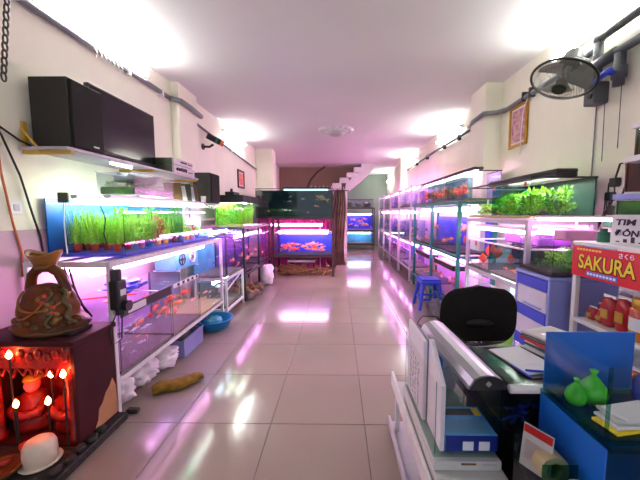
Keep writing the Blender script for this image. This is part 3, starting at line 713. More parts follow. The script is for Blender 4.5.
# ---- far tank rack at the end of the passage
rack('tank_rack', 'dark rack of blue tanks at the end of passage', .24, 1.34, (11.3, 11.85), (.22, .72, 1.55), 'dark_metal', 1.55, .035)
tank('aquarium', 'blue tank in the middle of the passage end rack', (.28, 1.3, 11.32, 11.83, .722, 1.3), 'y+', 'deep_blue', .9, rim='white_plastic', water='water_blue')
tank('aquarium', 'greenish blue tank low on the passage end rack', (.28, 1.3, 11.32, 11.83, .222, .6), 'y+', 'teal_film', .85, rim='blue_plastic', water='water_blue')
tank('aquarium', 'bare glass tank on top of the passage end rack', (.28, 1.3, 11.32, 11.83, 1.552, 1.85), 'y+', 'grey_film', .5, rim='dark_metal')
lamp('pink strip lamp over the middle passage end tank', (.35, 11.55, 1.33), (1.25, 11.55, 1.33), 'tube_rose')
lamp('pink strip lamp over the low passage end tank', (.35, 11.55, .63), (1.25, 11.55, .63), 'tube_cool')
shoal((.32, 1.26, 11.35, 11.6, .8, 1.2), ['gold_pale', 'gold_orange'], 8, .13, 'pinkish fish in the middle passage end tank', 'fish in the passage end tank', along='x', seed=18)
for k in range(3):
    o = put('rock', rough((.12, .1, .09), .5, 2.5, 60 + k, 12, 8), 'rock', smooth=True); o.location = (.45 + .32 * k, 11.55, 1.585); tag(o, 'pale rock in the top tank of the passage end rack', 'rock', 'rocks in the passage end tank')

# ------------------------------------------------------------------ pale racks along the fan wall
tr = random.Random(11)
FILMS = ['lav_glow_film', 'purple_film', 'lav_glow_film', 'grey_film', 'lav_glow_film', 'purple_film', 'grey_film', 'deep_blue']  # mostly lavender and purple backs, so their colour adds to the pink glow
for k in range(4):
    y0 = 6.08 + k * 1.2
    rk = rack('tank_rack', 'pale metal rack of pink lit tanks, %s beyond the green rack' % ORD[k], 1.42, 1.9, (y0 + .02, y0 + 1.1), (.25, .80, 1.48), 'pale_metal', 1.9, .032, 'pale racks along the fan wall')
    for j in range(2):
        ya = y0 + .045 + j * .515; yb = ya + .505
        nth = ORD[2 * k + j]
        tank('aquarium', 'top tier tank of pale racks, %s from the green rack' % nth, (1.43, 1.88, ya, yb, 1.482, 1.84), 'x+', FILMS[(3 * k + j) % 8], .8, 'tanks on the pale racks', bed='gravel', rim='pale_metal')
        tank('aquarium', 'middle tier tank of pale racks, %s from the green rack' % nth, (1.43, 1.88, ya, yb, .802, 1.2), 'x+', FILMS[(3 * k + j + 2) % 8], .85, 'tanks on the pale racks', bed='gravel', water='water_blue')
        tank('aquarium', 'bottom tier tank of pale racks, %s from the green rack' % nth, (1.43, 1.88, ya, yb, .252, .62), 'x+', FILMS[(3 * k + j + 4) % 8], .85, 'tanks on the pale racks', bed='gravel', water='water_blue')
        for z0, z1, tier in ((.3, .52, 'bottom'), (.86, 1.08, 'middle'), (1.53, 1.72, 'top')):
            kd = tr.choice((['gold_red', 'gold_orange'], ['slim_silver'], ['slim_dark', 'slim_gold'], ['slim_red', 'slim_blue'], ['gold_dark', 'gold_orange']))
            if k < 3: shoal((1.45, 1.86, ya, yb, z0, z1), kd, 4, .09, 'fish in the %s tier tank, %s from the green rack' % (tier, nth), 'fish in %s tier tank %s' % (tier, nth), seed=100 + 10 * k + 3 * j + len(tier))
    for z, tier in ((.725, 'bottom'), (1.40, 'middle'), (1.90, 'top')):
        lamp('pink strip lamp above the %s tier of the %s pale rack' % (tier, ORD[k]), (1.60 if tier != 'middle' else 1.56, y0 + .06, z), (1.60 if tier != 'middle' else 1.56, y0 + 1.06, z), 'tube_pink' if tier != 'middle' else 'tube_rose')

# ------------------------------------------------------------------ green rack
rack('tank_rack', 'green metal rack behind the blue stool', 1.43, 1.9, (3.70, 4.76, 5.82), (.22, .84, 1.50), 'green_metal', 1.50, .04)
tank('aquarium', 'top tank of red fish under a black hood on green rack', (1.44, 1.88, 3.6, 5.84, 1.502, 1.84), 'x+', 'grey_film', .9, bed='gravel', panes=(4.2, 5.0), rim='black_plastic')
lamp('long black hooded pink lamp on the top tank of red fish', (1.62, 3.62, 1.86), (1.62, 5.8, 1.86), 'tube_rose', 'black_plastic', r=.014, hw=.06, hh=.016)
shoal((1.45, 1.8, 3.65, 5.78, 1.55, 1.76), ['gold_red', 'gold_orange', 'slim_orange'], 40, .15, 'red fish in the top tank on the green rack', 'red fish on the green rack', 'fish', 'fish', seed=20)
for i_, (ya, yb, w_) in enumerate(((3.74, 4.72, 'beside the planted tank rack'), (4.80, 5.78, 'beside the pale racks'))):
    tank('aquarium', 'blue backed middle tank on the green rack ' + w_, (1.45, 1.88, ya, yb, .842, 1.30), 'x+', 'deep_blue', .85, bed='dark_gravel', water='water_blue')
    tank('aquarium', 'low fish tank on the green rack ' + w_, (1.45, 1.88, ya, yb, .222, .62), 'x+', 'lav_glow_film', .85, bed='gravel', water='water_blue', lid=None)
    shoal((1.47, 1.85, ya, yb, .9, 1.2), [['disc_red', 'gold_orange'], ['gold_red', 'gold_orange', 'gold_blue']][i_], 6, .11, 'colourful fish in the middle green rack tank ' + w_, 'fish in middle green rack tank ' + w_, seed=21 + i_)
    shoal((1.47, 1.85, ya, yb, .28, .5), ['gold_red', 'gold_pale', 'slim_orange'], 12, .08, 'red and white fish in the low green rack tank ' + w_, 'fish in low green rack tank ' + w_, seed=25 + i_)
    lamp('pink strip lamp above the middle green rack tank ' + w_, (1.58, ya, 1.43), (1.58, yb, 1.43), 'tube_rose')
    lamp('pink strip lamp above the low green rack tank ' + w_, (1.62, ya, .76), (1.62, yb, .76), 'tube_pink')
    tag(put('filter_tray', B(1.45, 1.62, ya + .12, yb - .1, .6215, .69), 'black_plastic', bevel=.006, origin=(1.53, ya + .4, .62)), 'black filter tray on the low green rack tank ' + w_, 'tray')
# blue stool
t = thing('stool', 'blue plastic stool standing before the green rack', 'stool', (1.31, 4.38, 0))
put('seat', B(1.18, 1.44, 4.25, 4.51, .40, .43), 'blue_plastic', t, bevel=.012, seg=2)
put('apron', B(1.165, 1.455, 4.235, 4.525, .355, .40), 'blue_plastic', t, bevel=.01)
for sx in (-1, 1):
    for sy in (-1, 1):
        put('leg', MB().tube([(1.31 + sx * .112, 4.38 + sy * .112, .36), (1.31 + sx * .165, 4.38 + sy * .165, 0)], [.03, .024], 8), 'blue_plastic', t)
for sx in (-1, 1):
    put('stretcher', B(1.31 + sx * .14 - .008, 1.31 + sx * .14 + .008, 4.26, 4.50, .13, .16), 'blue_plastic', t)
    put('stretcher', B(1.2, 1.42, 4.38 + sx * .14 - .008, 4.38 + sx * .14 + .008, .13, .16), 'blue_plastic', t)
tag(put('bottle', MB().lathe([(.03, 0), (.032, .1), (.03, .14), (.015, .16), (.015, .18)], (1.34, 4.75, 0), 12), 'white_plastic', smooth=True, origin=(1.34, 4.75, 0)), 'white bottle on the floor behind the blue stool', 'bottle')
o = put('sack', rough((.11, .3, .10), .4, 2.5, 71), 'rag_grey', smooth=True); o.location = (1.33, 3.95, 0); tag(o, 'dark sack on the floor between stool and black chair', 'sack')

# ------------------------------------------------------------------ white rack with the planted tank
rack('tank_rack', 'white metal rack under the mossy planted tank', 1.435, 1.96, (2.36, 3.43), (.45, .78, 1.305), 'pale_metal', 1.305, .035)
tank('aquarium', 'mossy planted tank with angled black lamp on its top', (1.44, 1.93, 2.34, 3.42, 1.307, 1.62), 'x+', 'film_moss', .93, bed='sand', panes=(2.92,), rim='black_plastic')
for k in range(30):
    y = 2.44 + (k % 10) * .062
    plant((1.55 + .12 * (k // 10) + pr_.uniform(-.02, .02), y + pr_.uniform(-.02, .02), 1.342), pr_.uniform(.10, .17) + .03 * (k // 10), (BUSH[0], BUSH[2], BUSH[1], BUSH[0])[k % 4], 'leafy green plant in the mossy planted tank', 'plants in the mossy planted tank', wide=.13)
for k in range(4): plant((1.52 + .08 * k, 3.24 + .03 * (k % 2), 1.342), .1, BUSH[2], 'pale moss clump at the end of the mossy tank', 'moss clumps in the mossy planted tank', wide=.16)
o = inst('driftwood', WOOD[1], None, (1.50, 2.98, 1.345), (.1, -.2, 1.8), (.22, .22, .22)); tag(o, 'branching driftwood in the mossy planted tank', 'driftwood')
o = put('rock', rough((.07, .09, .03), .5, 2.5, 75, 14, 9), 'rock', smooth=True); o.location = (1.62, 2.52, 1.341); tag(o, 'grey rock on the sand of the mossy planted tank', 'rock')
tag(put('thermometer', MB().ell((1.455, 3.02, 1.46), (.005, .022, .03)), 'white_plastic', origin=(1.455, 3.02, 1.43), smooth=True), 'white oval thermometer inside the mossy planted tank', 'thermometer')
for y in (2.43, 2.9): tag(put('suction_clip', MB().ell((1.452, y, 1.585), (.006, .018, .016)), 'fish_red', origin=(1.452, y, 1.57), smooth=True), ('red clip inside the mossy tank at its corner', 'red clip inside the mossy tank by the middle seam')[y > 2.6], 'clip')
t = thing('tank_lamp', 'long black lamp lying along the top of the mossy tank', 'lamp', (1.7, 2.85, 1.634))
put('housing', B(1.62, 1.78, 2.33, 3.36, 1.66, 1.69), 'black_plastic', t, bevel=.008)
put('skirt', B(1.62, 1.63, 2.34, 3.35, 1.634, 1.66).box(1.77, 1.78, 2.34, 3.35, 1.634, 1.66), 'black_plastic', t)
for y in (2.36, 3.33): put('bracket', B(1.63, 1.77, y - .012, y + .012, 1.633, 1.66), 'black_plastic', t)
put('tube', B(1.65, 1.75, 2.42, 3.28, 1.655, 1.66), 'tube_tank', t)
tank('aquarium', 'tank of round red discus on the white rack', (1.445, 1.93, 2.385, 3.405, .782, 1.07), 'x+', 'dark_film', .95, bed='gravel', panes=(2.95,), rim='white_metal', water='water')
lamp('pink strip lamp along the front above the discus tank', (1.53, 2.4, 1.215), (1.53, 3.38, 1.215), 'tube_rose', 'white_plastic', r=.015)
lamp('pink strip lamp by the wall above the discus tank', (1.8, 2.4, 1.215), (1.8, 3.38, 1.215), 'tube_pink', 'white_plastic')
tag(put('filter_box', B(1.62, 1.9, 2.5, 3.0, 1.085, 1.18), 'purple_film', bevel=.01, origin=(1.75, 2.75, 1.08)), 'purple filter box resting on the discus tank', 'box')
shoal((1.46, 1.85, 2.97, 3.38, .83, 1.03), ['disc_red'], 6, .095, 'round red discus beside the divider of the white rack tank', 'discus on the white rack', 'discus', 'fish', seed=30)
shoal((1.46, 1.85, 2.42, 2.93, .82, .88), ['slim_orange', 'slim_red'], 10, .06, 'small orange fish low in the discus tank', 'small fish in the discus tank', seed=31)
# open tray tank below
tank('aquarium', 'low open tank of blue fish under the discus tank', (1.445, 1.93, 2.385, 3.405, .452, .67), 'x+', 'white_plastic', .7, bed='white_plastic', rim='white_plastic')
lamp('white strip lamp over the low open tank of blue fish', (1.7, 2.42, .70), (1.7, 3.37, .70), 'tube_cool', 'white_plastic')
shoal((1.46, 1.7, 2.45, 2.95, .50, .60), ['disc_blue', 'gold_blue'], 8, .085, 'blue fish in the low open tank under the discus', 'blue fish in the low open tank', seed=33)
o = put('sack', rough((.1, .17, .06), .35, 2.5, 77), 'film_clear', smooth=True); o.location = (1.6, 3.2, .685); tag(o, 'clear bag resting on the low open tank of blue fish', 'bag')
o = put('bag', rough((.12, .15, .13), .3, 2.2, 78), 'bag_lime', smooth=True); o.location = (1.52, 2.55, .0); o.scale = (1, 1, 1.45); tag(o, 'lime green bag standing on the floor behind the black chair', 'bag')

# ------------------------------------------------------------------ drawer unit and its small tank
DX0, DX1, DY0, DY1 = 1.36, 1.80, 1.955, 2.335
t = thing('drawer_unit', 'lavender plastic drawer unit with pale drawers', 'drawers', ((DX0 + DX1) / 2, (DY0 + DY1) / 2, 0))
put('side_panel', B(DX0, DX1, DY0, DY0 + .025, 0, .92), 'lavender', t, bevel=.004); put('side_panel', B(DX0, DX1, DY1 - .025, DY1, 0, .92), 'lavender', t, bevel=.004)
put('back_panel', B(DX1 - .02, DX1, DY0 + .025, DY1 - .025, 0, .92), 'lavender', t)
put('top_panel', B(DX0 - .005, DX1 + .005, DY0 - .005, DY1 + .005, .92, .945), 'lavender', t, bevel=.006)
for k in range(4):
    z0 = .02 + k * .225
    d_ = put('drawer', B(DX0 + .002, DX0 + .02, DY0 + .03, DY1 - .03, z0, z0 + .14), 'drawer_face', t, bevel=.003)
    put('handle', B(DX0 - .014, DX0 + .0015, DY0 + .07, DY1 - .12, z0 + .015, z0 + .028), 'lavender', d_, bevel=.003)
    put('rail_panel', B(DX0 - .004, DX0 + .02, DY0 + .026, DY1 - .026, z0 + .145, z0 + .22), 'drawer_blue', t, bevel=.003)
tank('aquarium', 'small planted tank standing on the lavender drawer unit', (1.37, 1.78, 1.96, 2.33, .947, 1.18), 'x+', 'teal_film', .75, bed='dark_gravel', rim=None)
for k in range(9): plant((1.46 + .09 * (k % 3), 2.02 + .11 * (k // 3), .98), (.05, .1, .13)[k % 3], (BUSH[1], BUSH[0], BUSH[2])[k % 3], 'green plant in the small tank on the drawer unit', 'plants in the small tank', wide=.1)
o = put('rock', rough((.07, .06, .07), .4, 2.5, 81, 14, 9), 'moss', smooth=True); o.location = (1.62, 2.08, .979); tag(o, 'mossy rock in the small tank on the drawer unit', 'rock')
lamp('white tube lamp above the small tank on the drawers', (1.42, 2.24, 1.325), (1.80, 1.98, 1.325), 'tube_rose', 'white_plastic', r=.009, hw=.02, hh=.008)
tag(put('lamp_stand', MB().tube([(1.62, 2.11, 1.183), (1.62, 2.11, 1.321)], .006, 6), 'white_plastic', origin=(1.62, 2.11, 1.18)), 'thin white stand holding the tube lamp over the small tank', 'stand')
tag(put('glass_strip', B(1.36, 1.79, 2.09, 2.13, 1.1805, 1.1835), 'glass_edge', origin=(1.6, 2.1, 1.18)), 'narrow glass strip across the small tank', 'glass')
tag(put('filter_box', B(1.45, 1.66, 1.98, 2.085, 1.182, 1.25), 'pink_plastic', bevel=.008, origin=(1.55, 2.03, 1.18)), 'pink plastic filter box on the small tank', 'box')

# ------------------------------------------------------------------ lettering
def text_mb(body, size, bold=0.0, extrude=.001):
    cu = bpy.data.curves.new('txt', 'FONT'); cu.body = body; cu.size = size; cu.offset = bold; cu.extrude = extrude; cu.resolution_u = 4
    o = bpy.data.objects.new('txt', cu); COL.objects.link(o)
    dg = bpy.context.evaluated_depsgraph_get(); me = bpy.data.meshes.new_from_object(o.evaluated_get(dg))
    mb = MB(); mb.v = [tuple(v.co) for v in me.vertices]; mb.f = [tuple(p.vertices) for p in me.polygons]
    bpy.data.objects.remove(o); bpy.data.meshes.remove(me); bpy.data.curves.remove(cu)
    return mb
def text_on(name, body, size, m, parent, origin, ex, ez, bold=0.0, width=None, shear=0.0):
    """lettering lying on a plane: ex = reading direction, ez = up direction (world)"""
    mb = text_mb(body, size, bold)
    if not mb.v: return None
    if width:
        w = max(v[0] for v in mb.v) - min(v[0] for v in mb.v); k = width / w if w else 1
        mb.v = [(x * k, y, z) for x, y, z in mb.v]
    ex = Vector(ex).normalized(); ez = Vector(ez).normalized(); n = ex.cross(ez); o0 = Vector(origin)
    mb.v = [tuple(o0 + ex * (x + shear * y) + ez * y + n * z) for x, y, z in mb.v]
    me = bpy.data.meshes.new(name); off = worldloc(parent)
    me.from_pydata([tuple(Vector(v) - off) for v in mb.v], [], mb.f); me.materials.append(MATS[m])
    o = bpy.data.objects.new(name, me); COL.objects.link(o); o.parent = parent
    return o

# ------------------------------------------------------------------ red display cabinet
SX = 1.455
t = thing('display_cabinet', 'white display cabinet with red and yellow SAKURA sign', 'cabinet', (1.68, 1.5, 0))
SY0, SY1 = 1.06, 1.90
for y in (SY0, SY1 - .03): put('post', B(SX, SX + .03, y, y + .03, 0, 1.17), 'white_plastic', t, bevel=.003); put('post', B(1.93, 1.96, y, y + .03, 0, 1.17), 'white_plastic', t, bevel=.003)
put('top_panel', B(SX - .005, 1.97, SY0 - .005, SY1 + .005, 1.17, 1.19), 'white_plastic', t, bevel=.003)
put('back_panel', B(1.94, 1.96, SY0 + .03, SY1 - .03, .0, 1.17), 'white_plastic', t)
for y in (SY0 + .008, SY1 - .022): put('side_pane', B(SX + .03, 1.93, y, y + .006, .1, 1.165), 'glass', t)
put('shelf', B(SX - .004, 1.94, SY0 + .03, SY1 - .03, .70, .722), 'white_plastic', t, bevel=.002)
put('shelf', B(SX + .01, 1.94, SY0 + .03, SY1 - .03, .36, .38), 'white_plastic', t, bevel=.002)
put('bottom_panel', B(SX, 1.94, SY0 + .03, SY1 - .03, .05, .08), 'white_plastic', t)
put('front_pane', B(SX + .004, SX + .008, SY0 + .031, SY1 - .031, .724, .985), 'glass', t)
sg = put('sign_board', B(SX - .012, SX - .002, SY0 + .01, SY1 - .005, .985, 1.165), 'sign_red', t, bevel=.002)
xs = SX - .0145
text_on('lettering', 'SAKURA', .115, 'ink_black', sg, (xs + .0008, SY1 - .055, 1.036), (0, -1, 0), (0, 0, 1), bold=.006, width=.365)
text_on('lettering', 'SAKURA', .115, 'sign_yellow', sg, (xs, SY1 - .058, 1.038), (0, -1, 0), (0, 0, 1), bold=.002, width=.355)
text_on('lettering', 'さくら', .03, 'sign_white', sg, (xs, SY1 - .315, 1.130), (0, -1, 0), (0, 0, 1), bold=.0004)
put('banner', B(SX - .0145, SX - .012, SY1 - .32, SY1 - .12, 1.0, 1.026), 'sign_blue', sg)
for k in range(9): put('print_mark', B(SX - .0155, SX - .0145, SY1 - .128 - k * .021, SY1 - .142 - k * .021, 1.007, 1.019), 'sign_white', sg)
for k in range(8): put('print_mark', B(SX - .0135, SX - .012, SY1 - .04 - k * .022, SY1 - .055 - k * .022, 1.142, 1.153), 'sign_yellow', sg)
# goods behind its glass
def pouch(loc, w, h, m, label, grp, jar=False):
    p_ = thing('food_jar' if jar else 'food_pouch', label, 'jar' if jar else 'pouch', loc, grp)
    if jar:
        put('body', MB().lathe([(w * .42, 0), (w * .5, .01), (w * .5, h * .72), (w * .4, h * .8)], n=16), m, p_, smooth=True, local=True)
        put('lid', MB().lathe([(w * .43, h * .8), (w * .45, h * .82), (w * .45, h * .97), (w * .4, h)], n=16), 'gold_trim', p_, smooth=True, local=True)
        put('label_band', MB().cyl((0, 0, h * .25), (0, 0, h * .55), w * .505, n=16, caps=False), 'sign_white', p_, smooth=True, local=True)
    else:
        put('body', rough((.025, w / 2, h / 2), .06, 2, 3, 12, 10, 3.5), m, p_, smooth=True, local=True)
        put('seal', B(-.004, .004, -w * .42, w * .42, h * .97, h * 1.06), 'sign_white', p_, local=True)
        put('print_patch', B(-.031, -.026, -w * .25, w * .25, h * .3, h * .6), 'gold_trim', p_, local=True)
    return p_
for k in range(4): pouch((1.53 + .055 * (k % 2), 1.815 - (k // 2) * .065, .7225), .06, .075 + .02 * (k % 2), 'pouch_red', 'small red food pouch on the white cabinet shelf', 'small pouches on the cabinet shelf')
pouch((1.52, 1.70, .7225), .09, .17, 'pouch_red', 'tall red food pouch on the cabinet shelf beside the small pouches', 'red pouches on the cabinet shelf')
pouch((1.52, 1.61, .7225), .09, .185, 'pouch_red', 'tall red food pouch on the cabinet shelf beside the gold lidded jar', 'red pouches on the cabinet shelf')
pouch((1.52, 1.505, .7225), .11, .215, 'pouch_gold', 'gold lidded red jar on the cabinet shelf', 'jars on the cabinet shelf', True)
pouch((1.52, 1.375, .7225), .11, .215, 'pouch_gold', 'gold lidded jar at the end of the cabinet shelf', 'jars on the cabinet shelf', True)
for k in range(6): pouch((1.70, 1.80 - k * .1, .7225), .09, .17, ('grey_film', 'pouch_red', 'purple_film')[k % 3], 'dull food pouch in the rear row of the cabinet shelf', 'rear row of pouches')
for k in range(5): pouch((1.54, 1.78 - k * .13, .381), .1, .17, ('pouch_gold', 'sign_blue', 'pouch_red')[k % 3], 'food pouch on the lower cabinet shelf', 'pouches on the lower cabinet shelf')
# hand-lettered card
t = thing('hand_lettered_card', 'white card hand lettered TIM BO leaning on stacked tanks', 'sign', (1.5, 1.62, 1.191))
put('card', B(-.32, .32, -.003, .003, 0, .16), 'paper', t, local=True)
t.rotation_euler = (0, 0, R(90 + 3)); t.location = (1.525, 1.39, 1.191)
for body, z, s, wd in (('TIM BÒ', .105, .055, .22), ('ĐÔNG LẠNH', .048, .055, .33)):
    mb = text_mb(body, s, .0015)
    if mb.v:
        w0 = min(v[0] for v in mb.v); w1 = max(v[0] for v in mb.v); kk = wd / (w1 - w0)
        # the face that looks into the shop is local +y after the turn
        mb.v = [(.30 - (x - w0) * kk - y * .12, .0042 + zz, z + y * .8) for x, y, zz in mb.v]
        me = bpy.data.meshes.new('lettering'); me.from_pydata(mb.v, [], mb.f); me.materials.append(MATS['ink']); inst('lettering', me, t)
for k in range(14): put('pen_stroke', B(.29 - k * .04, .27 - k * .04, .003, .004, .014, .02 + .012 * (k % 3)), 'ink', t, local=True)

# stacked glass tanks on the cabinet
for k, (x, y0, y1, z0, z1, film, lab) in enumerate((
        (1.56, 1.20, 1.76, 1.192, 1.43, 'murky', 'murky glass tank standing on the display cabinet'),
        (1.60, 1.22, 1.76, 1.47, 1.635, 'rust', 'brown backed tank in the middle of the stack on the cabinet'),
        (1.64, 1.24, 1.76, 1.67, 1.82, 'ceramic_green', 'green backed tank high in the stack on the cabinet'))):
    tank('aquarium', lab, (x, 1.95, y0, y1, z0, z1), 'y+', film, .6, 'stacked tanks on the display cabinet', bed=None, water='water_dark' if k == 0 else None)
    tag(put('stack_shelf', B(x - .012, 1.96, y0 - .02, y1 + .01, z1 + .002, z1 + .034), 'lavender' if k == 0 else 'white_plastic', bevel=.003, origin=(1.8, 1.5, z1)), ('lavender board over the murky tank', 'white board over the brown backed tank', 'white board over the green backed tank')[k], 'board')
tag(put('carton', B(1.68, 1.94, 1.3, 1.75, 1.856, 2.03), 'pale_metal', bevel=.004, origin=(1.83, 1.5, 1.856)), 'pale grey carton on top of the stacked tanks', 'carton')
# plugs and wires by the stack
t = thing('power_sockets', 'black wall sockets with tangled wires between planted tank and stack', 'socket', (1.99, 2.28, 1.2))
for k, (y, z) in enumerate(((2.27, 1.58), (2.30, 1.48), (2.27, 1.38))): put('plug', B(1.975, 2.018, y - .03, y + .03, z - .032, z + .032), 'black_plastic', t, bevel=.006)
put('plug_block', B(1.955, 2.018, 2.22, 2.31, 1.255, 1.33), 'plug_green', t, bevel=.01)
for k in range(5):
    put('wire', MB().tube([(1.985, 2.26 + .015 * k, 1.58 - .07 * (k % 3)), (1.975, 2.24 + .02 * k, 1.47 - .03 * k), (1.985, 2.30 + .02 * k, 1.38 - .02 * k), (1.99, 2.36 + .015 * k, 1.28), (1.995, 2.41 + .01 * k, 1.19)], .005, 5), 'cord_black', t, smooth=True)
tag(put('wire_loop', MB().tube([(1.99, 2.26, 1.61), (1.96, 2.20, 1.70), (1.93, 2.12, 1.70), (1.95, 2.13, 1.56), (1.985, 2.2, 1.46)], .007, 6), 'cord_black', smooth=True, origin=(1.96, 2.15, 1.5)), 'black wire looping beside the brown backed tank', 'wire')
tag(put('pump_canister', MB().cyl((1.56, 1.82, 1.191), (1.56, 1.82, 1.25), .03, n=12).cyl((1.56, 1.82, 1.25), (1.56, 1.82, 1.27), .018, n=10), 'green_plastic', origin=(1.56, 1.82, 1.191)), 'small green canister on the display cabinet beside the card', 'canister')

# ------------------------------------------------------------------ wall fan
FC = Vector((1.60, 2.30, 2.305))
t = thing('mounted_fan', 'grey wall fan with round wire guard tilted down', 'fan', (XR - .05, 2.46, 2.3))
ax = Vector((-.42, -.12, -.90)).normalized(); e1 = ax.orthogonal().normalized(); e2 = ax.cross(e1); e1 = e1 * .86; e2 = e2 * .86
def ring(c_, r_, n=40): return [c_ + e1 * (r_ * math.cos(2 * PI * i / n)) + e2 * (r_ * math.sin(2 * PI * i / n)) for i in range(n)]
FR = .235
put('guard_rim', MB().tube(ring(FC, FR), .009, 8, closed=True), 'black_plastic', t, smooth=True)
g_ = MB()
for r_, h_ in ((.2, .035), (.15, .06), (.1, .072)):
    g_.tube(ring(FC + ax * h_, r_), .0014, 4, closed=True); g_.tube(ring(FC - ax * h_ * 1.3, r_), .0014, 4, closed=True)
for i in range(64):
    a = 2 * PI * i / 64; d_ = e1 * math.cos(a) + e2 * math.sin(a)
    g_.tube([FC + d_ * FR, FC + d_ * .19 + ax * .042, FC + d_ * .12 + ax * .07, FC + d_ * .05 + ax * .078], .0012, 3)
    g_.tube([FC + d_ * FR, FC + d_ * .19 - ax * .055, FC + d_ * .12 - ax * .09, FC + d_ * .06 - ax * .1], .0012, 3)
put('guard_wires', g_, 'fan_grey', t)
put('hub_cap', MB().cyl(FC + ax * .072, FC + ax * .088, .048, .042, n=20), 'black_plastic', t)
def blade(a0):
    def fn(u, v):
        a = a0 + (v - .5) * (1.15 + .25 * u); r_ = .035 + .165 * u
        return FC + (e1 * math.cos(a) + e2 * math.sin(a)) * r_ + ax * (.03 * (v - .5) * -1.6 - .01)
    return fn
for k in range(3): put('blade', MB().grid(blade(k * 2 * PI / 3 + .5), 8, 8), 'fan_blade', t, smooth=True)
put('spinner', MB().cyl(FC - ax * .03, FC + ax * .025, .036, n=16), 'fan_grey', t)
put('motor', MB().cyl(FC - ax * .21, FC - ax * .1, .055, .075, n=18).cyl(FC - ax * .1, FC - ax * .03, .02, n=10), 'fan_grey', t, smooth=False)
put('arm', MB().tube([FC - ax * .17, FC - ax * .19 + Vector((.12, .03, -.03)), Vector((XR - .18, 2.42, 2.38)), Vector((XR - .11, 2.43, 2.32))], .026, 8), 'dark_pipe', t, smooth=True)
put('wall_bracket', B(XR - .11, XR - .0, 2.40, 2.51, 2.18, 2.34), 'dark_pipe', t, bevel=.015, seg=2)
put('knob', MB().cyl((XR - .12, 2.44, 2.24), (XR - .11, 2.44, 2.24), .02, n=12), 'black_plastic', t)
put('pull_cord', MB().tube([(XR - .03, 2.40, 2.18), (XR - .025, 2.395, 1.75)], .0025, 5), 'cord_black', t)
put('pull_cord', MB().tube([(XR - .03, 2.27, 2.25), (XR - .025, 2.27, 1.82)], .0025, 5), 'cord_black', t)
tag(put('wall_cable', MB().tube([(XR - .01, 2.5, 2.18), (XR - .01, 2.5, 1.6), (XR - .012, 2.48, 1.25)], .005, 6), 'grey_pipe', origin=(XR - .01, 2.5, 1.25)), 'grey cable running down the wall from the fan', 'cable')

def picture(name, label, side, y0, y1, z0, z1, fm, art, tilt=0.0, w=.03):
    x = XL if side < 0 else XR; s = 1 if side < 0 else -1
    p_ = thing(name, label, 'picture', (x, (y0 + y1) / 2, z0))
    mb = MB(); xa, xb = x + s * .002, x + s * .025
    for q in ((y0, y1, z0, z0 + w), (y0, y1, z1 - w, z1), (y0, y0 + w, z0 + w, z1 - w), (y1 - w, y1, z0 + w, z1 - w)): mb.box(xa, xb, *q)
    put('frame', mb, fm, p_, bevel=.003)
    put('mat_board', B(xa, x + s * .010, y0 + w, y1 - w, z0 + w, z1 - w), 'art_mat', p_)
    m_ = (y1 - y0) * .07
    put('print', B(x + s * .010, x + s * .012, y0 + w + m_ * .5, y1 - w - m_ * .5, z0 + w + m_, z1 - w - m_), art, p_)
    return p_
picture('framed_picture', 'gold framed rose coloured picture below the conduit', 1, 3.38, 3.72, 2.10, 2.56, 'frame_gold', 'art_rose')
picture('framed_picture', 'small dark framed red picture above the glowing tanks', -1, 6.3, 6.72, 1.88, 2.25, 'frame_dark', 'art_red', w=.035)
for lab, pts in (('white cable tie string hanging from conduit over the gold picture', [(XR - .03, 3.36, 2.58), (XR - .04, 3.42, 2.45), (XR - .035, 3.45, 2.25), (XR - .03, 3.46, 2.0)]),
                 ('white cord drooping from conduit above the green rack', [(XR - .03, 4.7, 2.6), (XR - .05, 4.75, 2.4), (XR - .04, 4.7, 2.2)]),
                 ('white cord drooping from conduit above the pale racks', [(XR - .03, 6.2, 2.6), (XR - .05, 6.25, 2.4), (XR - .04, 6.2, 2.15)])):
    tag(put('hanging_cord', MB().tube(pts, .005, 5), 'cord_white', smooth=True, origin=pts[-1]), lab, 'cord', 'white cords hanging from the conduits')

# ------------------------------------------------------------------ speaker shelf on the mauve side
t = thing('wall_shelf', 'long grey shelf on yellow brackets under the television', 'shelf', (-1.9, 2.9, 1.76))
put('board', B(XL + .002, -1.73, 1.98, 3.84, 1.765, 1.785), 'pale_metal', t, bevel=.002)
for y in (2.02, 2.9, 3.78):
    put('bracket', B(XL + .002, -1.73, y - .012, y + .012, 1.742, 1.764).box(XL + .002, XL + .02, y - .012, y + .012, 1.764, 1.95 if y < 2.1 else 1.764 + .001), 'yellow_steel', t)
    if y < 2.1: put('brace', MB().cyl((XL + .015, y - .02, 1.90), (XL + .13, y - .02, 1.756), .008, n=6), 'yellow_steel', t)
t = thing('loudspeaker', 'large black loudspeaker on the shelf beside the television', 'speaker', (-1.88, 2.17, 1.786))
put('cabinet', B(-2.02, -1.765, 2.05, 2.33, 1.787, 2.245), 'black_wood', t, bevel=.004)
put('grille', B(-1.764, -1.745, 2.058, 2.322, 1.80, 2.235), 'black_cloth', t, bevel=.005)
put('logo_badge', B(-1.745, -1.7435, 2.22, 2.27, 1.825, 1.835), 'silver', t)
t = thing('television', 'black flat television on the shelf beside the loudspeaker', 'television', (-1.9, 2.85, 1.786))
put('body', B(-1.955, -1.915, 2.42, 3.26, 1.84, 2.36), 'black_plastic', t, bevel=.004)
put('screen', B(-1.915, -1.911, 2.435, 3.245, 1.865, 2.345), 'screen', t)
put('stand', B(-1.99, -1.80, 2.65, 3.05, 1.786, 1.80), 'black_plastic', t, bevel=.004); put('neck', B(-1.95, -1.92, 2.78, 2.92, 1.80, 1.84), 'black_plastic', t)
